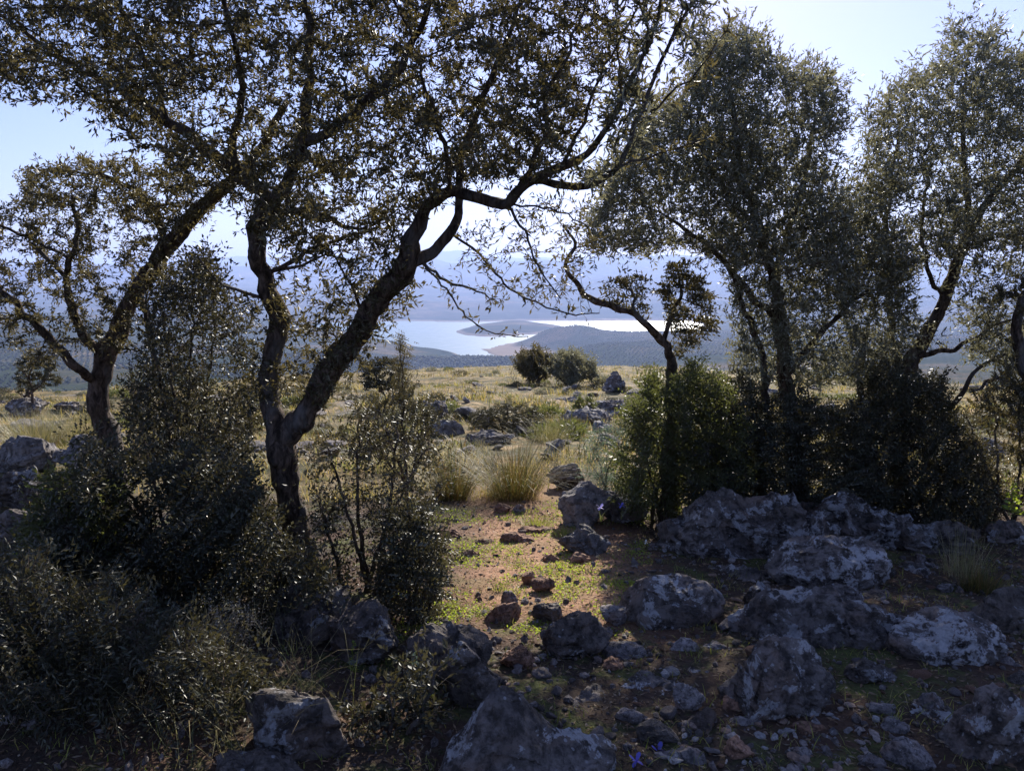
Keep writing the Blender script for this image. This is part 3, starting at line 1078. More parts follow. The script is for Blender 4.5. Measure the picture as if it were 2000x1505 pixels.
def region(poly, n, depth, spread, rg, holes=()):
    """n points in the volume that a region of the photograph covers between two depths"""
    poly = np.array(poly, float)
    lo, hi = poly.min(0), poly.max(0)
    px, py = [], []
    got = 0
    while got < n:
        a, b = rg.uniform(lo[0], hi[0], n * 2), rg.uniform(lo[1], hi[1], n * 2)
        ok = in_poly(a, b, poly)
        for hx, hy, hrx, hry in holes:
            ok &= ((a - hx) / hrx) ** 2 + ((b - hy) / hry) ** 2 > 1
        # uneven clumping
        cl = vnoise(np.stack([a / 110, b / 110, np.full(len(a), depth)], 1), 3)
        ok &= rg.random(len(a)) < .62 + .6 * cl
        px.append(a[ok])
        py.append(b[ok])
        got += ok.sum()
    px, py = np.concatenate(px)[:n], np.concatenate(py)[:n]
    dd = depth + spread * np.clip(rg.normal(size=n) * .55, -1, 1)
    cp, sp = math.cos(PITCH), math.sin(PITCH)
    u, v = (px - 1000) / FPX, (752.5 - py) / FPX
    r = np.stack([u, cp + v * sp, -sp + v * cp], 1)
    return np.array([0, 0, CAMZ]) + r * (dd / r[:, 1])[:, None]


def colonize(nodes, attr, step, kill, infl, rg, iters=70, gnarl=.25):
    pos = [tuple(p) for p in nodes]
    par = [-1] * len(pos)
    A = attr
    near = np.full(len(A), -1)
    nd = np.full(len(A), 1e9)
    new_idx = list(range(len(pos)))
    alive = np.ones(len(A), bool)
    for it in range(iters):
        if not new_idx:
            break
        NP = np.array([pos[i] for i in new_idx])
        ai = np.nonzero(alive)[0]
        if len(ai) == 0:
            break
        for c in range(0, len(NP), 400):
            D = np.linalg.norm(A[ai][:, None, :] - NP[None, c:c + 400], axis=2)
            j = D.argmin(1)
            dm = D[np.arange(len(ai)), j]
            b = dm < nd[ai]
            nd[ai[b]] = dm[b]
            near[ai[b]] = np.array(new_idx)[c + j[b]]
        alive &= nd > kill
        ai = np.nonzero(alive & (nd < infl))[0]
        if len(ai) == 0:
            break
        PA = np.array(pos)
        dirs = unit(A[ai] - PA[near[ai]])
        u, inv = np.unique(near[ai], return_inverse=True)
        acc = np.zeros((len(u), 3))
        np.add.at(acc, inv, dirs)
        acc = unit(unit(acc) + gnarl * rg.normal(size=acc.shape))
        new_idx = []
        for k, src in enumerate(u):
            q = PA[src] + acc[k] * step
            par.append(int(src))
            pos.append(tuple(q))
            new_idx.append(len(pos) - 1)
    return np.array(pos), np.array(par)


def make_plant(name, label, cat, limbs, regions, base, mat_leaf_, mat_wood=M_BARK, leaf=(.034, .0085), per_node=5, shoot=.5, shoot_len=(.03, .09),
               per_shoot=6, step=.055, kill=.07, infl=1.2, seed=1, group=None, thin=.0022, trunk=True, twig_sides=3, extra=.0085, gnarl=.25, lump=.42,
               tipr=.0014, up=0.0, copies=0, snap=None):
    """limbs: list of lists of (px, row, depth, radius); regions: list of (poly, count, depth, spread[, holes])"""
    rg = np.random.default_rng(seed)
    root = link(name, None, None, base)
    tag(root, label, cat, group)
    base = np.array(base, float)
    nodes, nrad = [], []
    for li, lb in enumerate(limbs):
        pts = [P(q[0], q[1], q[2]) for q in lb]
        rr0 = [q[3] for q in lb]
        gz0 = gz(pts[0][0], pts[0][1])
        if pts[0][2] < gz0 + .75 and abs(pts[1][2] - pts[0][2]) > .08 and pts[1][2] > pts[0][2] and (li == 0 or lb[0][1] > 980):
            pts = [np.array([pts[0][0] + .02, pts[0][1], gz0 - .12])] + (pts if pts[0][2] > gz0 + .05 else pts[1:])
            rr0 = [rr0[0] * 1.25] + (rr0 if len(pts) > len(rr0) else rr0[1:])
        if snap is not None:
            dd_ = np.linalg.norm(snap - pts[0], axis=1)
            if dd_.min() < .5:
                pts[0] = snap[dd_.argmin()]
        if li and trunk:            # a limb springs from the wood it grows on
            prev = np.concatenate(nodes)
            dd_ = np.linalg.norm(prev - pts[0], axis=1)
            if dd_.min() < .3:
                pts[0] = prev[dd_.argmin()]
        c, r = catmull(pts, rr0, step)
        if len(c) > 3:
            jit = rg.normal(size=c.shape) * .12 * step
            jit[0] = 0
            c = c + jit
        T = Tubes()
        sides = 12 if r.max() > .04 else (8 if r.max() > .015 else 5)
        cc, rr = catmull(c, r, step * .45) if r.max() > .02 else (c, r)
        T.add(cc - base, rr, sides, lump if r.max() > .012 else 0, seed * 13 + li)
        nm = 'trunk' if (li == 0 and trunk) else 'limb'
        link(nm, T.mesh(nm, mat_wood), root)
        nodes.append(c)
        nrad.append(r)
    nodes = np.concatenate(nodes)
    nn = len(nodes)
    A = []
    for rgn in regions:
        A.append(region(rgn[0], rgn[1], rgn[2], rgn[3], rg, rgn[4] if len(rgn) > 4 else ()))
    if A:
        A = np.concatenate(A)
        gh = height(A[:, 0], A[:, 1])
        A = A[A[:, 2] > gh + .02]
        pos, par = colonize(nodes, A, step, kill, infl, rg, gnarl=gnarl)
    else:
        pos, par = nodes, np.full(nn, -1)
    # radii, tips first
    rad = np.full(len(pos), 0.0)
    kids = [[] for _ in pos]
    for i in range(nn, len(pos)):
        kids[par[i]].append(i)
    acc = np.zeros(len(pos))
    for i in range(len(pos) - 1, nn - 1, -1):
        q = max(acc[i], tipr ** 2.3)
        rad[i] = min(q ** (1 / 2.3), .03)
        acc[par[i]] += q
    TW = Tubes()
    stack = [k for i in range(nn) for k in kids[i]]
    while stack:
        i = stack.pop()
        chain = [pos[par[i]], pos[i]]
        rr = [rad[i], rad[i]]
        cur = i
        while kids[cur]:
            ks = sorted(kids[cur], key=lambda q: -rad[q])
            stack.extend(ks[1:])
            cur = ks[0]
            chain.append(pos[cur])
            rr.append(rad[cur])
        ch = np.array(chain)
        if len(ch) > 3:
            ch[1:-1] = ch[1:-1] * .5 + (ch[:-2] + ch[2:]) * .25
        mr = max(rr)
        TW.add(ch - base, rr, 6 if mr > .009 else (4 if mr > .004 else twig_sides), 0, 0, False)
    # leafy shoots on the thin wood
    ti = np.arange(nn, len(pos))
    ti = ti[rad[ti] < thin * 2.2]
    if extra is not None:
        ti = np.concatenate([ti, np.nonzero(nrad_concat(nrad) < extra)[0]])
    if len(ti):
        d = pos[ti] - pos[np.maximum(par[ti], 0)]
        d[par[ti] < 0] = rg.normal(size=(int((par[ti] < 0).sum()), 3))
        d = unit(d)
        B, Dd = [], []
        n1 = len(ti) * per_node
        idx = rg.integers(0, len(ti), n1)
        t = rg.random((n1, 1))
        B.append(pos[ti[idx]] - d[idx] * step * t)
        Dd.append(d[idx] * .8 + unit(rg.normal(size=(n1, 3))))
        ns = int(len(ti) * shoot)
        idx = rg.integers(0, len(ti), ns)
        sd = unit(np.cross(d[idx], rg.normal(size=(ns, 3))) + .45 * d[idx] + np.array([0, 0, up]))
        sl = rg.uniform(shoot_len[0], shoot_len[1], (ns, 1))
        sb = pos[ti[idx]]
        if per_shoot:
            k = np.repeat(np.arange(ns), per_shoot)
            tt = rg.uniform(.25, 1.0, (len(k), 1))
            B.append(sb[k] + sd[k] * sl[k] * tt)
            Dd.append(sd[k] * .9 + unit(rg.normal(size=(len(k), 3))) * .9)
        # the shoots' own wood: thin three sided spikes
        u = unit(np.cross(sd, np.array([.3, .5, .8])))
        w = np.cross(sd, u)
        r0 = .0013
        v = np.stack([sb + u * r0, sb - u * r0 * .5 + w * r0 * .87, sb - u * r0 * .5 - w * r0 * .87, sb + sd * sl], 1).reshape(-1, 3) - base
        i4 = np.arange(ns)[:, None] * 4
        f = np.concatenate([i4 + np.array(q) for q in ((0, 1, 3), (1, 2, 3), (2, 0, 3))]) + TW.n
        TW.v.append(v)
        TW.f3.append(f)
        TW.n += len(v)
        B, Dd = np.concatenate(B), np.concatenate(Dd)
        n = len(B)
        L = leaf[0] * (.45 + .95 * rg.random(n) ** 1.3)
        W = leaf[1] * rg.uniform(.7, 1.3, n)
        fo = link('foliage', leaves_mesh('foliage', B - base, Dd, L, W, mat_leaf_, rg), root)
        for c_ in range(copies):
            o2 = fo.copy()
            COL.objects.link(o2)
            o2.parent = root
            o2.location = Vector(unit(rg.normal(size=3)) * leaf[0] * (1.1 + .5 * c_))
    if TW.f4:
        link('twigs', TW.mesh('twigs', mat_wood), root)
    return root, np.concatenate([nodes])


def nrad_concat(nrad):
    return np.concatenate(nrad)


def foot(px, row):
    g = G(px, row)
    return (g[0], g[1], gz(g[0], g[1]) - .03)


# --- the big olive in the middle left
D2 = 4.6
T2 = [
    [(612, 1185, 4.55, .075), (590, 1080, 4.6, .068), (565, 980, 4.62, .068), (552, 880, 4.6, .084), (532, 800, 4.62, .058), (526, 740, 4.65, .052), (534, 680, 4.65, .050),
     (548, 625, 4.68, .056), (528, 585, 4.65, .048), (520, 540, 4.65, .050), (500, 490, 4.6, .046), (512, 430, 4.6, .054), (530, 395, 4.6, .048)],
    [(545, 870, 4.6, .075), (590, 815, 4.55, .062), (618, 775, 4.55, .060), (640, 725, 4.5, .064), (688, 665, 4.45, .066), (712, 625, 4.45, .060), (745, 575, 4.4, .062), (798, 518, 4.35, .056),
     (802, 465, 4.3, .040), (835, 410, 4.28, .030), (880, 375, 4.25, .028), (940, 385, 4.2, .027), (990, 395, 4.15, .027), (1040, 352, 4.1, .025), (1100, 325, 4.05, .019),
     (1150, 300, 4.0, .016), (1190, 250, 3.95, .013), (1225, 180, 3.9, .010), (1262, 100, 3.85, .008), (1290, 10, 3.8, .006), (1320, -120, 3.75, .006)],
    [(798, 520, 4.35, .036), (845, 492, 4.4, .029), (885, 455, 4.45, .026), (900, 400, 4.5, .022), (895, 330, 4.55, .020), (915, 260, 4.6, .018), (960, 150, 4.6, .015),
     (1010, 20, 4.6, .012), (1040, -120, 4.6, .008)],
    [(530, 400, 4.6, .040), (485, 355, 4.6, .038), (430, 315, 4.65, .034), (370, 265, 4.7, .030), (310, 225, 4.75, .026), (240, 180, 4.8, .022), (150, 130, 4.9, .016),
     (40, 60, 5.0, .010), (-80, -30, 5.0, .006)],
    [(530, 400, 4.6, .034), (565, 350, 4.55, .033), (588, 280, 4.5, .031), (600, 200, 4.45, .026), (605, 90, 4.4, .020), (590, -40, 4.3, .014), (560, -200, 4.2, .008)],
    [(590, 285, 4.5, .028), (650, 255, 4.45, .026), (710, 205, 4.4, .024), (765, 150, 4.35, .021), (810, 80, 4.3, .017), (850, -20, 4.2, .013), (900, -160, 4.1, .008)],
    [(470, 350, 4.6, .022), (455, 280, 4.5, .019), (470, 200, 4.4, .016), (460, 90, 4.3, .013), (420, -60, 4.2, .009)],
    [(330, 245, 4.7, .018), (300, 150, 4.7, .014), (240, 20, 4.7, .010), (200, -150, 4.7, .006)],
    [(1040, 352, 4.1, .018), (1100, 362, 4.0, .017), (1150, 362, 3.95, .016), (1205, 325, 3.9, .013), (1240, 250, 3.85, .011), (1275, 150, 3.8, .009), (1320, 60, 3.8, .007), (1380, -60, 3.8, .004)],
    [(1015, 370, 4.1, .014), (1062, 270, 4.15, .012), (1068, 190, 4.2, .010), (1110, 100, 4.2, .008), (1150, -10, 4.2, .006)],
    [(1100, 325, 4.05, .011), (1140, 240, 4.0, .009), (1170, 150, 4.0, .007), (1230, 40, 4.0, .005), (1260, -60, 4.0, .004)],
    [(1190, 250, 3.95, .009), (1215, 165, 4.1, .007), (1205, 80, 4.1, .005), (1200, -10, 4.1, .003)],
    [(1240, 250, 3.85, .007), (1300, 190, 3.8, .006), (1370, 130, 3.8, .004), (1430, 40, 3.8, .003)],
    [(1205, 325, 3.9, .007), (1290, 300, 3.85, .005), (1370, 275, 3.8, .003)],
    [(535, 420, 4.6, .022), (590, 418, 4.5, .018), (640, 425, 4.45, .014), (690, 448, 4.4, .009), (715, 440, 4.35, .006)],
    [(535, 520, 4.65, .014), (610, 490, 4.5, .011), (660, 465, 4.4, .009), (720, 455, 4.3, .006)],
    [(540, 540, 4.65, .012), (590, 515, 4.55, .009), (640, 500, 4.5, .006)],
    [(505, 600, 4.65, .012), (440, 560, 4.5, .009), (390, 500, 4.4, .006)],
    [(720, 620, 4.45, .012), (690, 560, 4.3, .008), (650, 500, 4.2, .005)],
    [(880, 378, 4.25, .014), (870, 300, 4.1, .012), (840, 200, 4.0, .009), (800, 60, 3.9, .006)],
]
crown2 = [(-220, -260), (1170, -260), (1260, -160), (1230, 60), (1130, 240), (1060, 330), (900, 360), (840, 400), (700, 430), (600, 450), (520, 470), (420, 380), (330, 330),
          (210, 250), (120, 190), (-60, 215), (-220, 180)]
low2 = [(560, 430), (860, 380), (790, 480), (720, 560), (640, 500), (560, 500)]
right2 = [(1130, -250), (1420, -150), (1400, 60), (1330, 200), (1230, 330), (1160, 400), (1100, 330), (1180, 220), (1160, 60)]
hang2 = [(880, 430), (1000, 400), (1150, 380), (1190, 470), (1140, 560), (1080, 600), (960, 580), (900, 520)]
clump2 = [(620, 560), (720, 520), (800, 540), (770, 640), (700, 640), (640, 720), (590, 640)]
tuft2 = [(940, 645), (1040, 640), (1040, 668), (970, 662)]
b2 = foot(612, 1180)
root2, n2 = make_plant('olive_tree', 'large forked wild olive with a thick leaning right limb, left of the path', 'tree', T2, [
    (crown2, 5000, 4.6, 1.15), (low2, 330, 4.4, .4), (clump2, 330, 4.4, .25),
    ([(480, 560), (600, 560), (600, 760), (480, 780)], 200, 4.6, .2), ([(600, 700), (780, 560), (830, 560), (700, 740), (620, 820)], 150, 4.4, .2),
], b2, M_LEAF, leaf=(.038, .0112), per_node=10, shoot=2.0, per_shoot=5, shoot_len=(.03, .14), step=.06, kill=.07, seed=21, infl=1.6)


def sprig(root, label_, limbs, regions, **kw):
    """more leafy wood of the same tree with its own look: built apart, then handed over as limbs"""
    r, _ = make_plant('sprig_tmp', None, None, limbs, regions, tuple(root.location), **kw)
    for ch in list(r.children):
        ch.parent = root
    bpy.data.objects.remove(r)


sprig(root2, None, [[(1262, 100, 3.85, .004), (1275, 70, 3.85, .003)], [(1205, 325, 3.9, .004), (1215, 300, 3.9, .003)], [(1062, 270, 4.15, .004), (1066, 240, 4.15, .003)],
                    [(1320, 60, 3.8, .004), (1335, 20, 3.8, .003)]], [(right2, 420, 3.95, .45)],
      mat_leaf_=M_LEAF2, trunk=False, leaf=(.062, .0120), per_node=7, shoot=.5, per_shoot=4, shoot_len=(.05, .12), snap=n2, step=.06, kill=.075, seed=31, gnarl=.15)
sprig(root2, None, [
    [(900, 450, 4.45, .008), (940, 500, 4.3, .007), (985, 555, 4.2, .006), (1050, 592, 4.15, .005), (1110, 612, 4.1, .004), (1170, 612, 4.1, .003)],
    [(820, 535, 4.35, .010), (870, 548, 4.3, .008), (920, 562, 4.25, .006), (970, 590, 4.2, .003)],
    [(850, 545, 4.3, .006), (885, 585, 4.2, .005), (920, 628, 4.15, .004), (965, 650, 4.1, .003), (1030, 658, 4.1, .002)],
    [(985, 395, 4.15, .009), (1025, 455, 4.1, .007), (1050, 520, 4.05, .005), (1092, 582, 4.0, .003)],
    [(990, 400, 4.1, .006), (1075, 410, 4.0, .005), (1150, 440, 4.0, .003)],
    ], [(hang2, 230, 4.15, .3), (tuft2, 14, 4.1, .05)],
      mat_leaf_=M_LEAF, trunk=False, leaf=(.036, .010), per_node=1, shoot=1.7, per_shoot=2, shoot_len=(.015, .07), step=.04, kill=.06, extra=.011, snap=n2, seed=32, gnarl=.3)

# --- the leaning olive at the left
T1 = [
    [(235, 1010, 5.5, .075), (212, 860, 5.6, .070), (193, 770, 5.6, .066), (205, 700, 5.6, .064), (235, 630, 5.6, .060), (270, 560, 5.55, .056), (330, 480, 5.5, .052),
     (385, 415, 5.45, .046), (440, 362, 5.4, .038), (500, 300, 5.4, .028), (560, 200, 5.4, .018)],
    [(188, 700, 5.6, .032), (165, 655, 5.5, .030), (140, 600, 5.45, .026), (130, 540, 5.4, .022), (150, 450, 5.3, .016), (140, 380, 5.3, .009)],
    [(195, 760, 5.6, .030), (150, 715, 5.4, .027), (95, 660, 5.3, .025), (45, 610, 5.25, .022), (0, 565, 5.2, .018), (-80, 520, 5.2, .012)],
    [(330, 480, 5.5, .028), (310, 420, 5.5, .022), (260, 370, 5.5, .016), (180, 340, 5.5, .009), (60, 330, 5.5, .005)],
    [(60, 475, 5.3, .012), (0, 440, 5.2, .010), (-90, 420, 5.2, .006)],
    [(270, 570, 5.5, .018), (290, 650, 5.3, .014), (300, 740, 5.2, .01)],
    [(130, 540, 5.4, .014), (60, 475, 5.3, .012)],
]
b1 = foot(235, 1010)
make_plant('olive_tree', 'wild olive leaning right with a pale lit low limb, at the left edge', 'tree', T1, [
    ([(-200, 420), (60, 380), (220, 400), (330, 420), (360, 560), (250, 600), (250, 700), (160, 680), (60, 560), (-100, 700), (-200, 560)], 1000, 5.4, .6),
    ([(20, 330), (200, 300), (420, 350), (430, 420), (320, 460), (200, 400), (50, 420)], 1000, 5.3, .6),
    ([(0, 570), (110, 600), (140, 700), (60, 720), (0, 650)], 170, 5.3, .25),
], b1, M_LEAF, leaf=(.036, .0105), per_node=11, shoot=2.0, per_shoot=4, step=.06, kill=.075, seed=22)


# --- the right hand trees
T3 = [
    [(1312, 850, 7.2, .056), (1312, 740, 7.1, .048), (1308, 690, 6.9, .040), (1285, 655, 6.85, .033), (1240, 615, 6.8, .027), (1195, 598, 6.75, .026), (1150, 582, 6.7, .022),
     (1122, 550, 6.65, .018), (1102, 518, 6.6, .016), (1122, 485, 6.6, .013), (1100, 440, 6.6, .008)],
    [(1290, 660, 6.9, .022), (1310, 620, 6.9, .018), (1330, 570, 6.9, .012), (1320, 520, 6.9, .008)],
    [(1240, 612, 6.8, .014), (1235, 570, 6.8, .010), (1210, 545, 6.8, .006)],
    [(1122, 485, 6.6, .008), (1160, 478, 6.6, .005)],
]
make_plant('olive_tree', 'small crooked olive reaching left over the shining water', 'tree', T3, [
    ([(1175, 540), (1250, 530), (1270, 600), (1190, 610)], 130, 6.8, .15), ([(1280, 520), (1360, 500), (1400, 640), (1330, 690), (1290, 620)], 260, 6.9, .25),
    ([(1080, 470), (1130, 440), (1140, 500), (1100, 520)], 12, 6.6, .1)],
    foot(1315, 900), M_LEAF, leaf=(.042, .0135), per_node=8, shoot=1.2, per_shoot=6, copies=1, step=.06, kill=.07, seed=23)

T4 = [
    [(1560, 1000, 7.2, .085), (1552, 900, 7.2, .078), (1540, 800, 7.2, .070), (1535, 720, 7.2, .066), (1525, 640, 7.2, .058), (1515, 560, 7.2, .050), (1492, 480, 7.2, .042),
     (1465, 390, 7.2, .034), (1440, 290, 7.2, .026), (1430, 180, 7.2, .016)],
    [(1520, 620, 7.2, .032), (1470, 580, 7.1, .028), (1425, 520, 7.0, .024), (1370, 470, 6.9, .018), (1300, 420, 6.8, .012)],
    [(1510, 540, 7.2, .030), (1545, 440, 7.3, .024), (1575, 330, 7.3, .018), (1590, 220, 7.3, .010)],
    [(1545, 735, 7.2, .034), (1590, 670, 7.1, .028), (1635, 620, 7.1, .022), (1690, 570, 7.0, .016)],
    [(1478, 1000, 7.0, .045), (1485, 880, 7.0, .040), (1492, 780, 7.0, .034), (1488, 690, 7.0, .028), (1450, 600, 7.0, .020), (1430, 520, 7.0, .012)],
    [(1500, 470, 7.2, .022), (1400, 350, 7.1, .018), (1360, 240, 7.0, .012), (1400, 130, 7.0, .008)],
]
crown4 = [(1150, 500), (1140, 440), (1180, 380), (1215, 320), (1260, 230), (1330, 190), (1370, 90), (1420, 60), (1480, 70), (1520, 130), (1580, 130), (1640, 170), (1650, 260),
          (1640, 340), (1660, 450), (1640, 560), (1560, 520), (1450, 530), (1350, 490), (1250, 500)]
make_plant('olive_tree', 'tall dense olive with a rounded crown right of the centre', 'tree', T4, [
    (crown4, 4400, 7.1, .9), ([(1540, 380), (1640, 330), (1760, 330), (1790, 600), (1540, 600)], 700, 7.3, .5), ([(1420, 540), (1660, 540), (1690, 720), (1600, 760), (1440, 760)], 900, 7.1, .6)],
    foot(1560, 1000), M_LEAF2, leaf=(.052, .0135), per_node=7, shoot=2.0, per_shoot=9, up=.7, step=.075, kill=.085, seed=24, shoot_len=(.05, .26), infl=1.8)

T5 = [
    [(1745, 1010, 7.5, .085), (1755, 880, 7.5, .078), (1762, 780, 7.5, .070), (1780, 710, 7.5, .062), (1812, 650, 7.45, .056), (1840, 590, 7.4, .050), (1868, 520, 7.4, .044),
     (1895, 450, 7.4, .038), (1930, 390, 7.4, .032), (1985, 330, 7.4, .024), (2050, 240, 7.4, .014)],
    [(1765, 740, 7.5, .036), (1742, 660, 7.6, .032), (1735, 560, 7.6, .028), (1730, 460, 7.6, .024), (1742, 340, 7.6, .018), (1760, 230, 7.6, .010)],
    [(1840, 590, 7.4, .022), (1815, 540, 7.4, .018), (1800, 440, 7.4, .014), (1820, 320, 7.4, .010)],
    [(1900, 445, 7.4, .026), (1885, 340, 7.5, .022), (1880, 230, 7.5, .016), (1890, 110, 7.5, .009)],
    [(1750, 860, 7.4, .030), (1850, 800, 7.2, .024), (1900, 730, 7.1, .018), (1960, 690, 7.0, .012)],
    [(1800, 700, 7.4, .024), (1860, 680, 7.2, .020), (1920, 650, 7.1, .014), (1980, 620, 7.0, .008)],
    [(1680, 1000, 7.4, .04), (1690, 880, 7.4, .034), (1680, 760, 7.4, .028), (1690, 650, 7.4, .02)],
]
crown5 = [(1640, 560), (1650, 470), (1680, 380), (1690, 210), (1730, 180), (1770, 150), (1840, 130), (1852, 60), (1870, 25), (1900, 60), (1940, 60), (1960, 110), (2040, 100),
          (2150, 60), (2220, 120), (2220, 600), (2050, 600), (1960, 560), (1900, 560), (1850, 500), (1760, 560)]
make_plant('olive_tree', 'tallest olive with a pointed crown near the right edge', 'tree', T5, [
    (crown5, 3600, 7.4, .9), ([(1640, 560), (1760, 560), (1800, 640), (1740, 760), (1650, 760)], 620, 7.4, .5), ([(1880, 560), (2020, 560), (2030, 760), (1900, 700)], 420, 7.2, .5)],
    foot(1745, 1010), M_LEAF2, leaf=(.052, .0135), per_node=7, shoot=2.0, per_shoot=9, up=.7, step=.08, kill=.09, seed=25, shoot_len=(.05, .28), infl=2.0)

T6 = [
    [(2040, 1000, 6.5, .055), (2025, 850, 6.5, .050), (2005, 740, 6.5, .044), (1985, 650, 6.5, .036), (2000, 580, 6.5, .030), (2060, 480, 6.5, .02)],
    [(2010, 780, 6.5, .022), (1950, 740, 6.4, .016), (1900, 760, 6.3, .009)],
]
make_plant('olive_tree', 'dark thin olive half cut off by the right edge', 'tree', T6, [
    ([(1930, 560), (2200, 400), (2200, 900), (1980, 900), (1900, 800), (1960, 700)], 560, 6.5, .5)],
    foot(2040, 1000), M_LEAF, leaf=(.04, .013), per_node=8, shoot=1.2, per_shoot=6, copies=1, step=.065, kill=.075, seed=26)


# ------------------------------------------------------------------ shrubs and thickets
def stems(foot_px, foot_row, depth, tops, r0=.016, rg=None):
    out = []
    for (tx, ty) in tops:
        x0 = foot_px + rg.uniform(-1, 1) * abs(tops[0][0] - tops[-1][0]) * .22
        mx, my = (x0 + tx) / 2 + rg.uniform(-12, 12), (foot_row + ty) / 2
        d1 = depth + rg.uniform(-.2, .2)
        out.append([(x0, foot_row, depth, r0), (mx, my, (depth + d1) / 2, r0 * .7), (tx, ty, d1, r0 * .35)])
    return out


def shrub(label, fpx, frow, tops, poly, n, spread, mat, seed, name='shrub', cat='shrub', depth=None, holes=(), dens=1.5, **kw):
    rg = np.random.default_rng(seed)
    g = G(fpx, frow)
    dp = depth or g[1]
    b = (P(fpx, frow, dp)[0], dp, gz(P(fpx, frow, dp)[0], dp) - .02)
    kw.setdefault('r0', .013)
    kw.setdefault('copies', 1)
    r0 = kw.pop('r0')
    return make_plant(name, label, cat, stems(fpx, frow, dp, tops, r0, rg), [(poly, int(n * dens), dp, spread, holes)], b, mat, trunk=False, seed=seed, **kw)


K = dict(step=.05, kill=.052, leaf=(.030, .0125), per_node=3, shoot=2.6, per_shoot=5, shoot_len=(.03, .17), up=.3, gnarl=.42, infl=.8)
shrub('dense thorny shrub between the two left olive trunks', 350, 1060, [(280, 560), (320, 620), (380, 520), (420, 640), (450, 760), (260, 800)],
      [(255, 740), (290, 640), (340, 520), (400, 480), (440, 560), (500, 640), (510, 800), (480, 900), (330, 920), (235, 890), (240, 800)], 1000, .6, M_LEAFD, 41, depth=5.0, dens=1.2, copies=0, **K)
shrub('open thorny thicket with pale stems right of the olive trunk', 700, 1150, [(640, 870), (700, 820), (780, 820), (840, 860), (860, 960), (620, 980), (770, 930), (850, 1080)],
      [(590, 880), (640, 830), (700, 850), (740, 800), (790, 850), (850, 840), (860, 900), (900, 960), (830, 1010), (870, 1090), (880, 1150), (800, 1200), (600, 1180)], 520, .4, M_LEAFD, 42, depth=4.5, dens=.75, copies=0, **dict(K, per_shoot=3, per_node=2))
shrub('broad dark thorny bush at the foot of the left olives', 330, 1200, [(120, 960), (200, 880), (280, 860), (370, 860), (450, 940), (500, 1020), (560, 1090)],
      [(60, 1060), (130, 950), (200, 860), (330, 870), (420, 890), (480, 900), (530, 1010), (600, 1080), (690, 1180), (480, 1260), (60, 1240)], 1500, .6, M_LEAFD, 43, depth=4.1, dens=1.3, **K)
shrub('low dark bush filling the bottom left corner', 180, 1480, [(20, 1150), (100, 1120), (200, 1180), (300, 1200), (400, 1260)],
      [(-150, 1140), (40, 1080), (110, 1160), (220, 1130), (280, 1220), (440, 1240), (450, 1400), (400, 1640), (-200, 1640)], 1300, .5, M_LEAFD, 44, depth=3.0,
      **dict(K, step=.04, kill=.05, leaf=(.030, .009), shoot_len=(.04, .2)))
shrub('thorny bush with yellow green shoot tips at the left edge', 120, 1200, [(60, 1080), (40, 1100), (100, 960), (150, 1010), (100, 1040)],
      [(20, 1100), (100, 940), (220, 930), (240, 1080), (150, 1160), (30, 1140)], 260, .3, M_LEAFG, 45, depth=3.9, **K)
shrub('low dark leafy plant filling the gap between the bottom boulders', 760, 1560, [(700, 1400), (760, 1350), (820, 1380), (860, 1300)],
      [(640, 1440), (720, 1360), (800, 1290), (870, 1300), (870, 1440), (840, 1600), (660, 1600)], 190, .2, M_LEAFD, 147, depth=2.85,
      **dict(K, step=.04, kill=.05, leaf=(.032, .016), copies=0, per_node=4))
shrub('dark trailing bush between the corner bush and the wide boulder', 430, 1580, [(400, 1400), (450, 1350), (500, 1420)],
      [(380, 1300), (480, 1280), (540, 1340), (480, 1420), (470, 1600), (380, 1600)], 230, .2, M_LEAFD, 148, depth=2.95,
      **dict(K, step=.04, kill=.05, leaf=(.024, .010)))
shrub('small pale leaved twiggy shrub in front of the thicket', 440, 1330, [(390, 1240), (430, 1220), (480, 1215)],
      [(380, 1250), (420, 1205), (500, 1200), (500, 1260), (420, 1290)], 70, .12, M_DRYT, 46, depth=3.4, **dict(K, step=.03, kill=.035, leaf=(.013, .005)))
shrub('dark leafy sprays hanging beside the lit path edge', 800, 1290, [(780, 1060), (820, 1010), (850, 1040), (870, 1100)],
      [(740, 1010), (830, 1000), (880, 1080), (860, 1160), (820, 1220), (740, 1180)], 200, .25, M_LEAFD, 47, depth=4.0, **K)
shrub('yellow green shrub with spiky sprays right of the grass tufts', 1290, 985, [(1230, 800), (1260, 750), (1310, 740), (1370, 780), (1340, 850)],
      [(1205, 970), (1195, 890), (1225, 850), (1205, 790), (1250, 780), (1265, 730), (1300, 760), (1345, 700), (1420, 740), (1480, 900), (1420, 990), (1230, 1000)], 1100, .6, M_LEAFG, 48, depth=6.6,
      **dict(K, step=.055, kill=.07, leaf=(.034, .012), per_node=7, copies=1, dens=.95))
shrub('dark dense bush behind the long outcrop', 1520, 1010, [(1420, 800), (1470, 780), (1540, 800), (1600, 820), (1640, 860)],
      [(1330, 990), (1370, 860), (1400, 790), (1450, 720), (1500, 780), (1560, 720), (1610, 800), (1700, 790), (1740, 1000)], 1400, .7, M_LEAFD, 49, depth=6.8,
      **dict(K, step=.06, kill=.075, leaf=(.036, .014), per_node=6, copies=1, dens=.85))
shrub('dark tall bush wrapped round the tallest olive trunk', 1770, 1030, [(1660, 800), (1720, 770), (1780, 760), (1840, 800), (1880, 860)],
      [(1610, 1010), (1640, 800), (1690, 760), (1720, 690), (1800, 740), (1850, 720), (1880, 840), (1940, 880), (1960, 1040)], 1450, .7, M_LEAFD, 50, depth=7.0,
      **dict(K, step=.06, kill=.075, leaf=(.036, .014), per_node=6, copies=1, dens=.85))
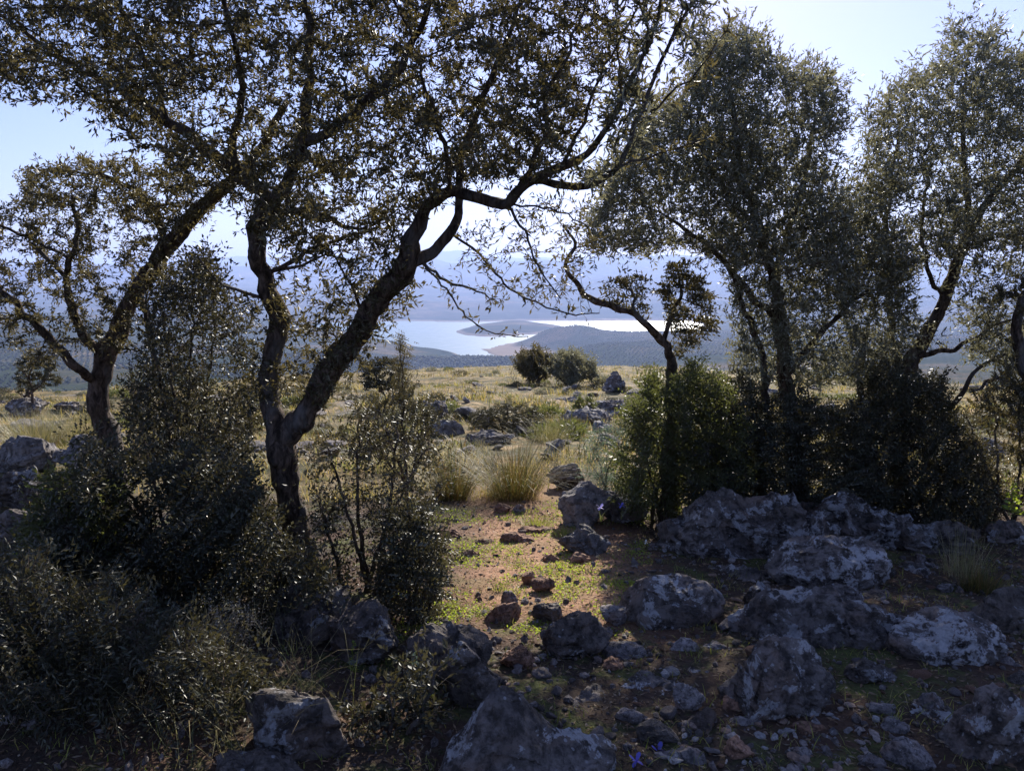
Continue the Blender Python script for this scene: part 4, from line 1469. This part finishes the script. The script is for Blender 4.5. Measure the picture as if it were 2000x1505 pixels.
shrub('sparse thorny bush with sunlit twigs at the right edge', 1960, 1040, [(1890, 820), (1940, 760), (1990, 780), (2030, 850)],
      [(1880, 800), (1940, 740), (2080, 740), (2080, 1010), (1920, 1000), (1890, 900)], 330, .4, M_LEAF, 51, depth=6.6,
      **dict(K, step=.06, kill=.07, leaf=(.020, .008), per_node=3))
shrub('slender blue green plant beside the pyramid rock', 1185, 985, [(1165, 880), (1185, 850), (1210, 860), (1150, 900)],
      [(1150, 960), (1150, 860), (1180, 830), (1230, 850), (1220, 970)], 90, .15, M_LEAFB, 52, depth=7.0, r0=.006, **dict(K, step=.05, kill=.06, leaf=(.03, .006)))
shrub('young olive sapling standing in the sun behind the leaning limb', 785, 800, [(780, 665), (790, 690), (770, 720)],
      [(762, 790), (765, 690), (780, 650), (798, 690), (805, 790)], 110, .12, M_LEAF, 53, depth=8.5, name='olive_sapling', cat='sapling',
      **dict(K, step=.05, kill=.06, leaf=(.03, .009)))
shrub('thorny low bush with bare crossing twigs beside the sapling', 800, 960, [(740, 800), (790, 780), (840, 830), (700, 830)],
      [(680, 850), (720, 780), (800, 760), (850, 800), (830, 900), (700, 920)], 80, .3, M_LEAFD, 54, depth=5.2, **dict(K, per_node=4, per_shoot=3))
# out on the meadow
KM = dict(step=.12, kill=.13, leaf=(.06, .022), per_node=22, shoot=1.0, per_shoot=10, shoot_len=(.06, .16), gnarl=.3, infl=2.0, tipr=.004, thin=.006, copies=1, dens=1.6, up=.6)
shrub('round dark green shrub on the skyline of the meadow', 1045, 748, [(1025, 700), (1045, 690), (1065, 700)],
      [(1008, 725), (1010, 690), (1040, 676), (1072, 690), (1078, 730), (1045, 742)], 230, 1.0, M_LEAF, 55, depth=31, r0=.05, **dict(KM, leaf=(.10, .04), step=.16, kill=.18, shoot_len=(.15, .45)))
shrub('wide silvery shrub right of the round dark shrub', 1110, 752, [(1085, 710), (1110, 700), (1140, 710)],
      [(1072, 730), (1078, 690), (1110, 682), (1165, 705), (1170, 735), (1110, 748)], 270, 1.1, M_LEAF2, 56, depth=30, r0=.05, **dict(KM, leaf=(.10, .04), step=.16, kill=.18, shoot_len=(.15, .45)))
shrub('dark rounded shrub seen past the leaning olive limb', 745, 765, [(725, 715), (745, 710), (765, 720)],
      [(705, 755), (705, 710), (745, 695), (785, 710), (790, 758)], 240, .8, M_LEAFD, 57, depth=24, r0=.04, **dict(KM, leaf=(.08, .03), step=.15, kill=.17))
shrub('wide dark cushion shrub in the middle of the meadow', 990, 840, [(950, 800), (990, 790), (1040, 805)],
      [(915, 845), (935, 800), (985, 785), (1050, 795), (1080, 840)], 420, .5, M_LEAFD, 58, depth=13.5, **dict(KM, step=.08, kill=.09, leaf=(.03, .010), thin=.004, tipr=.002))
shrub('dark shrub on the crest left of the left trunk', 60, 775, [(40, 720), (70, 700), (100, 720)],
      [(20, 740), (45, 690), (110, 700), (120, 750), (50, 765)], 150, .5, M_LEAFD, 59, depth=20, r0=.03, **dict(KM, step=.12, kill=.14))
shrub('low dark shrub on the meadow right of the cushion shrub', 1140, 800, [(1130, 780), (1150, 778)], [(1115, 798), (1125, 775), (1155, 775), (1165, 798)], 60, .3,
      M_LEAFG, 60, depth=17, **dict(KM, step=.08, kill=.09, leaf=(.04, .014), thin=.004, tipr=.002))

# low dark cushions scattered over the meadow
rg = np.random.default_rng(77)
cush = []
for c in range(4):
    n = 900
    d = unit(rg.normal(size=(n, 3)))
    d[:, 2] = np.abs(d[:, 2])
    pts = d * (.35 + .65 * rg.random((n, 1)) ** .4) * np.array([1, 1, .62]) * (1 + .25 * vnoise(d * 2.3 + c * 9, 5)[:, None])
    cush.append(leaves_mesh('low_cushion_shrub', pts, d + .6 * rg.normal(size=(n, 3)), rg.uniform(.12, .3, n), rg.uniform(.03, .06, n), (M_LEAFD, M_LEAF, M_LEAFG, M_LEAF2)[c], rg))
for i in range(330):
    px, py = rg.uniform(-50, 2050), 717 + 140 * rg.random() ** 1.5
    g = G(px, py)
    if g[1] > 66 or g[1] < 9:
        continue
    s = .13 + .42 * rg.random() ** 2
    o = link('low_cushion_shrub', cush[int(rg.integers(4))], None, (g[0], g[1], gz(g[0], g[1]) - .03))
    o.scale = (s * rg.uniform(.8, 1.5), s, s * rg.uniform(.6, 1.2))
    o.rotation_euler.z = rg.uniform(0, 6.28)
    kc = cush.index(o.data)
    tag(o, 'small ' + ('near black', 'brown green', 'green', 'silvery grey')[kc] + ' cushion shrub growing in the dry meadow', 'shrub',
        ('near black', 'brown green', 'green', 'silvery grey')[kc] + ' cushion shrubs on the meadow')


# ------------------------------------------------------------------ grasses
def blades(name, base, L, lean, width, mat, rg, droop=.5, dirs=None):
    """curved blades, 3 segments; base (n,3)"""
    n = len(base)
    az = rg.uniform(0, 2 * math.pi, n) if dirs is None else dirs
    out = np.stack([np.cos(az), np.sin(az), np.zeros(n)], 1)
    side = np.stack([-np.sin(az), np.cos(az), np.zeros(n)], 1)
    rows = []
    for t, wd in ((0, 1), (.4, .85), (.75, .55)):
        hgt = L * (t - droop * .5 * lean * t * t)
        o_ = L * lean * (t * .5 + t * t * .7)
        c = base + out * o_[:, None] + np.array([0, 0, 1]) * hgt[:, None]
        w = (width * wd)[:, None]
        rows += [c - side * w / 2, c + side * w / 2]
    t = 1.0
    hgt = L * (t - droop * .75 * lean)
    tip = base + out * (L * lean * 1.2)[:, None] + np.array([0, 0, 1]) * hgt[:, None]
    v = np.stack(rows + [tip], 1).reshape(-1, 3)
    i = np.arange(n)[:, None] * 7
    q = np.concatenate([i + np.array([0, 1, 3, 2]), i + np.array([2, 3, 5, 4])])
    tr = i + np.array([4, 5, 6])
    return mesh_np(name, v, [q, tr], mat, True)


def tuft(label, px, row, w, h, n, mat, seed, lean=.55, wd=.0035):
    rg = np.random.default_rng(seed)
    g = G(px, row)
    k = g[1] / FPX
    R, H = w * k * .28, h * k
    a, r = rg.uniform(0, 6.28, n), R * np.sqrt(rg.random(n))
    b = np.stack([np.cos(a) * r, np.sin(a) * r + R, np.zeros(n)], 1)
    z = height(b[:, 0] + g[0], b[:, 1] + g[1]) - gz(g[0], g[1])
    b[:, 2] = z - .02
    ln = np.clip(lean * (r / R * .7 + .2) + rg.normal(size=n) * .22, .02, 1.25)
    me = blades('grass_tuft', b, H * (.35 + .85 * rg.random(n)), ln, wd * rg.uniform(.7, 1.3, n), mat, rg, dirs=a + rg.normal(size=n) * .5)
    o = link('grass_tuft', me, None, (g[0], g[1], gz(g[0], g[1])))
    return tag(o, label, 'grass tuft')


tuft('large orange based grass tuft casting shade in the middle', 1005, 980, 165, 128, 1000, M_TUFT, 61, .95)
tuft('slimmer grass tuft left of the large tuft', 880, 980, 130, 118, 800, M_TUFT, 62, .85)
tuft('pale arching grass tuft behind the large tuft', 1060, 905, 230, 70, 160, M_FEATHER, 63, 1.0)
tuft('pale grass tuft behind the slim tuft', 920, 912, 190, 70, 140, M_FEATHER, 64, 1.0)
tuft('feathery sunlit grass clump at the far left edge', 40, 878, 190, 90, 1100, M_FEATHER, 65, .7)
tuft('feathery sunlit grass clump beside the left trunk', 130, 866, 150, 75, 800, M_FEATHER, 66, .7)
tuft('thin dry grass tuft standing near the right edge', 1905, 1135, 150, 110, 200, M_FEATHER, 67, .35, .0022)
tuft('short orange green tuft under the dry stalks', 1930, 1165, 120, 62, 400, M_TUFT, 68, .6)
tuft('pale grass tuft half hidden by the open thicket', 770, 930, 180, 80, 500, M_FEATHER, 69, .6)
tuft('grass tuft in front of the dark cushion shrub', 1075, 865, 120, 60, 400, M_FEATHER, 70, .6)

rg = np.random.default_rng(91)


def field(name, label, n, region_fn, L, lean, wd, mat, per=12, spread=.06):
    c = region_fn(n)
    idx = np.repeat(np.arange(len(c)), per)
    sc_ = rg.uniform(.6, 1.4, len(c))[idx]
    xy = c[idx] + rg.normal(size=(len(idx), 2)) * (spread * sc_)[:, None]
    z = height(xy[:, 0], xy[:, 1]) - .01
    m_ = len(idx)
    me = blades(name, np.column_stack([xy, z]), L * sc_ * rg.uniform(.5, 1.2, m_), np.clip(rg.normal(size=m_) * .25 + lean, .05, 1), wd * sc_ * rg.uniform(.7, 1.3, m_), mat, rg)
    return tag(link(name, me), label, 'grass', kind='stuff')


def ring(y0, y1, pw=1.0, amin=-.66, amax=.66):
    def fn(n):
        y = y0 * (y1 / y0) ** (rg.random(n * 3) ** pw)
        t = np.tan(rg.uniform(amin, amax, n * 3))
        x = y * t
        k = vnoise(np.stack([x * 1.1, y * .8, np.zeros(len(x))], 1), 8) > .05 + rg.normal(size=len(x)) * .25
        return np.stack([x[k], y[k]], 1)[:n]
    return fn


field('meadow_grass', 'dry yellow green grass covering the sunny meadow', 2500, ring(7.5, 20), .16, .65, .005, M_GRASS, 12, .06)
field('distant_grass', 'dry grass tufts towards the crest of the meadow', 2800, ring(18, 66), .24, .6, .014, M_GRASS, 9, .12)
field('dark_tussocks', 'dark olive green tussocks dotted over the meadow', 900, ring(9, 64), .26, .7, .014, M_TUFT, 12, .13)
field('bright_grass', 'fresh yellow green grass clumps among the dry meadow grass', 500, ring(8, 40), .16, .5, .008, M_TURF, 14, .12)


def path_pts(n):
    px, py = rg.uniform(800, 1260, n * 3), rg.uniform(980, 1240, n * 3)
    k = vnoise(np.stack([px / 50, py / 26, np.zeros(len(px))], 1), 12) > .0
    q = [G(a, b)[:2] for a, b in zip(px[k][:n], py[k][:n])]
    return np.array(q)


field('short_turf', 'short bright green turf in patches on the sunlit path', 950, path_pts, .022, .7, .0035, M_TURF, 22, .03)
tuft('small bright green weed between the reddish stones', 975, 1160, 40, 30, 60, M_TURF, 92, .7, .004)
tuft('clump of fresh green grass above the reddish slabs', 1050, 1032, 90, 26, 200, M_TURF, 93, .8, .004)
tuft('fresh green clump against the small pointed rock', 1098, 1050, 60, 24, 140, M_TURF, 94, .8, .004)


def shade_pts(n):
    y = rg.uniform(2.4, 6.5, n)
    x = y * rg.uniform(-.7, .7, n)
    return np.stack([x, y], 1)


field('shaded_grass', 'thin dark grass scattered over the shaded soil', 1100, shade_pts, .05, .7, .003, M_TURF, 9, .035)


def bl_pts(n):
    y = rg.uniform(2.5, 3.6, n)
    x = -y * rg.uniform(.25, .7, n)
    return np.stack([x, y], 1)


field('dry_stalks', 'tangled dry grass stalks in the bottom left bush', 60, bl_pts, .30, .8, .0016, M_FEATHER, 6, .06)

# leaf litter
n = 26000
y = rg.uniform(2.3, 7.5, n)
x = y * rg.uniform(-.72, .72, n)
z = height(x, y) + .004
dd = rg.normal(size=(n, 3)) * np.array([1, 1, .25])
tag(link('leaf_litter', leaves_mesh('leaf_litter', np.column_stack([x, y, z]), dd, rg.uniform(.012, .04, n), rg.uniform(.004, .012, n), M_LITTER, rg)),
    'dead leaves and bits of twig strewn on the soil', 'litter', kind='stuff')
n = 8500
pp = path_pts(n // 12)
idx = rg.integers(0, len(pp), n)
xy = pp[idx] + rg.normal(size=(n, 2)) * .05
z = height(xy[:, 0], xy[:, 1]) + .003
tag(link('ground_cover', leaves_mesh('ground_cover', np.column_stack([xy, z]), rg.normal(size=(n, 3)) * [1, 1, .5] + [0, 0, .4], rg.uniform(.010, .022, n), rg.uniform(.006, .012, n),
                                     M_LEAFY, rg)), 'tiny leaved green ground cover on the path', 'ground cover', kind='stuff')


# ------------------------------------------------------------------ small plants and flowers
def spire(label, px, row, h, depth, mat, seed, name='leafy_plant', cat='plant', w=.05, n=160, leaf=(.022, .008), stemr=.002):
    rg = np.random.default_rng(seed)
    b = P(px, row, depth)
    H = h * depth / FPX
    root = link(name, None, None, tuple(b))
    tag(root, label, cat)
    pts = np.array([[0, 0, 0], [.01, 0, H * .35], [-.005, .01, H * .7], [.005, 0, H]])
    c, r = catmull(pts, [stemr, stemr * .8, stemr * .6, stemr * .4], H / 12)
    T = Tubes()
    T.add(c, r, 4)
    link('stem', T.mesh('stem', mat), root)
    t = rg.random(n)
    base = np.stack([np.interp(t, np.linspace(0, 1, len(c)), c[:, i]) for i in range(3)], 1)
    d = unit(rg.normal(size=(n, 3)) * [1, 1, .3] + [0, 0, .45])
    base = base + d * (w * (1 - t[:, None]) * rg.random((n, 1)) * .6)
    link('foliage', leaves_mesh('foliage', base, d, leaf[0] * rg.uniform(.5, 1.2, n) * (1.15 - .6 * t), leaf[1] * rg.uniform(.6, 1.2, n), mat, rg), root)
    return root


spire('narrow yellow green sprig growing up between the dark rocks', 693, 1400, 170, 3.25, M_LEAFY, 301, w=.06, n=170)
spire('yellow green sprig fallen low beside the taller sprig', 735, 1380, 60, 3.2, M_LEAFY, 302, w=.06, n=60)
spire('leafy stem with pale shining leaves left of the upright boulder', 812, 1420, 170, 3.1, M_LEAFB, 303, w=.10, n=110, leaf=(.035, .012))
spire('broad leaved shining plant at the foot of the upright boulder', 860, 1450, 130, 3.0, M_LEAFG, 304, w=.12, n=70, leaf=(.055, .022))
spire('dark leafy plant beside the bottom centre boulder', 800, 1530, 130, 2.8, M_LEAFG, 305, w=.14, n=90, leaf=(.05, .02))
spire('green leafy plant cut by the right edge', 1985, 1180, 70, 5.0, M_LEAFG, 306, w=.12, n=90, leaf=(.05, .018))
spire('bright green leaved plant beside the white rock at the right edge', 1975, 1010, 70, 6.2, M_LEAFY, 307, w=.2, n=90, leaf=(.06, .025))
spire('yellow lit sprig inside the left thicket', 505, 1180, 40, 4.3, M_LEAFY, 308, w=.06, n=24, leaf=(.03, .012))
spire('spray of small green leaves before the right bush', 1368, 990, 90, 6.2, M_LEAFG, 309, w=.12, n=110)
spire('grey green sprig at the foot of the blotched boulder', 1640, 1420, 50, 3.1, M_LEAFG, 310, w=.10, n=80, leaf=(.015, .006))
spire('small leafy sprig before the dark soil', 1365, 1312, 34, 3.7, M_LEAFY, 311, w=.06, n=50, leaf=(.015, .006))
spire('pale leaved sprig right of the blue grey stone', 1385, 1262, 40, 4.0, M_LEAFG, 312, w=.07, n=60, leaf=(.015, .006))
for i, (px0, r0_, px1, r1_, lb) in enumerate([(10, 1082, 115, 1078, 'long yellow green shoot pointing left above the blue flower'),
                                              (15, 1118, 70, 1110, 'short yellow green shoot pointing left below the blue flower'),
                                              (50, 948, 120, 962, 'yellow green shoot in front of the large dark block')]):
    rg2 = np.random.default_rng(330 + i)
    a0, a1 = P(px1 + 60, r1_ + 25, 3.9), P(px0, r0_, 3.7)
    amid = P(px1, r1_, 3.8)
    root = link('leafy_shoot', None, None, tuple(a0))
    tag(root, lb, 'shoot')
    c, r = catmull([a0 - a0, amid - a0, a1 - a0], [.003, .0025, .0015], .03)
    T = Tubes()
    T.add(c, r, 4)
    link('stem', T.mesh('stem', M_LEAFY), root)
    n = 170
    t = rg2.random(n)
    base = np.stack([np.interp(t, np.linspace(0, 1, len(c)), c[:, q]) for q in range(3)], 1)
    link('foliage', leaves_mesh('foliage', base, rg2.normal(size=(n, 3)) + unit(a1 - a0), rg2.uniform(.008, .016, n), rg2.uniform(.003, .006, n), M_LEAFY, rg2), root)


def iris(label, px, row, h, depth, mat, seed, size=.022):
    rg = np.random.default_rng(seed)
    b = P(px, row, depth)
    root = link('iris_flower', None, None, tuple(b))
    tag(root, label, 'flower')
    H = h * depth / FPX
    T = Tubes()
    T.add(np.array([[0, 0, -.02], [.004, 0, H * .5], [0, 0, H]]), [.0022, .0018, .0015], 5)
    link('stem', T.mesh('stem', M_LEAFG), root)
    for k in range(6):
        a = k * math.pi / 3 + rg.uniform(-.2, .2)
        up_ = .9 if k % 2 else -.25
        o = np.array([math.cos(a), math.sin(a), 0])
        s_ = np.array([-math.sin(a), math.cos(a), 0])
        z = np.array([0, 0, 1.0])
        L = size * rg.uniform(.9, 1.2)
        c0 = np.array([0, 0, H])
        rows = []
        for t, w in ((0, .15), (.35, .35), (.7, .5), (1, .2)):
            c = c0 + o * L * t * .9 + z * L * (up_ * t + (.35 * t if k % 2 == 0 else 0) - (.5 * t * t if k % 2 == 0 else .1 * t * t))
            rows += [c - s_ * w * L * .6, c + z * L * .05 * (1 - t), c + s_ * w * L * .6]
        link('petal', mesh_np('petal', rows, grid_faces(4, 3), mat), root)
    n = 5
    bl = blades('leaf', rg.normal(size=(n, 3)) * [.008, .008, 0] + [0, 0, -.02], H * rg.uniform(.9, 1.5, n), rg.uniform(.3, .8, n), np.full(n, .005), M_LEAFG, rg)
    link('leaf', bl, root)
    return root


iris('pale violet iris in front of the pyramid rock', 1172, 1012, 22, 5.6, M_VIOLET, 401, .03)
iris('deep blue iris in the shade right of the violet one', 1213, 1008, 22, 5.6, M_BLUE, 402, .026)
iris('blue iris among the shoots at the left edge', 56, 1125, 24, 3.8, M_BLUE, 403, .034)
iris('blue iris at the bottom edge left of the wide wedge stone', 1242, 1512, 30, 2.62, M_BLUE, 404, .028)
iris('small blue iris touching the wide wedge stone', 1286, 1490, 26, 2.72, M_BLUE, 405, .028)
iris('tiny white flower on the shaded soil above the path', 1261, 1068, 10, 5.2, M_WHITE, 406, .018)

# ------------------------------------------------------------------ olive groves on the far slopes
oc, of = ico(1)
rg = np.random.default_rng(140)


def grove(name, label, y0, y1, px0, px1, sp, size, seed, keep=.97, mat=M_LEAFD, lvl=0, rot=.5, jit=.08):
    rg = np.random.default_rng(seed)
    v0 = np.array([(1, 0, 0), (-1, 0, 0), (0, 1, 0), (0, -1, 0), (0, 0, 1), (0, 0, -1.0)])
    f0 = np.array([(0, 2, 4), (2, 1, 4), (1, 3, 4), (3, 0, 4), (2, 0, 5), (1, 2, 5), (3, 1, 5), (0, 3, 5)])
    xm0, xm1 = (px0 - 1000) / FPX * y1, (px1 - 1000) / FPX * y1
    xs = np.arange(-y1, y1, sp)
    X, Y = np.meshgrid(xs, xs)
    c, s = math.cos(rot), math.sin(rot)
    x, y = (X * c - Y * s).ravel(), (X * s + Y * c).ravel() + (y0 + y1) / 2
    px = 1000 + FPX * x / np.maximum(y, 1)
    k = (y > y0) & (y < y1) & (px > px0) & (px < px1) & (rg.random(len(x)) < keep)
    k &= fbm2(x / 300, y / 300, 3, seed) > -.35
    x, y = x[k] + rg.normal(size=k.sum()) * sp * jit, y[k] + rg.normal(size=k.sum()) * sp * jit
    z = height(x, y)
    kk_ = z > LAKE_Z + 8
    x, y, z = x[kk_], y[kk_], z[kk_]
    n = len(x)
    s_ = size * rg.uniform(.6, 1.35, n)
    j = rg.uniform(.8, 1.2, (n, len(v0), 1))
    vv = v0[None] * j * s_[:, None, None] * np.array([1, 1, .8]) + np.stack([x, y, z + s_ * .6], 1)[:, None]
    f = (f0[None] + (np.arange(n) * len(v0))[:, None, None]).reshape(-1, 3)
    tag(link(name, mesh_np(name, vv.reshape(-1, 3), f, mat)), label, 'grove', kind='stuff')
    return n


m, nt = new_mat('grove tree green')
kq = N(nt)
gq = kq.geo()
kq.out(kq.princ(kq.ramp(gq.outputs['Random Per Island'], [(0, (.035, .048, .026)), (1, (.07, .085, .05))]), .9, .1))
g1 = grove('olive_grove', 'regular rows of olive trees on the slope far below at the left', 520, 1900, -150, 840, 9.5, 2.5, 141, mat=m)
g2 = grove('olive_grove', 'rows of olive trees on the slopes towards the lake at the right', 1700, 3300, 1050, 2100, 15.0, 2.5, 142, mat=m)
g3 = grove('scrub_woodland', 'dark scrub woodland on the ridge just beyond the meadow edge', 1500, 2150, 640, 1060, 8, 4.2, 143, keep=.85, mat=m, jit=.6)
print('GROVES', g1, g2, g3, 'tris', sum(sum(len(p.vertices) - 2 for p in me.polygons) if len(me.polygons) < 5000 else len(me.polygons) for me in bpy.data.meshes))
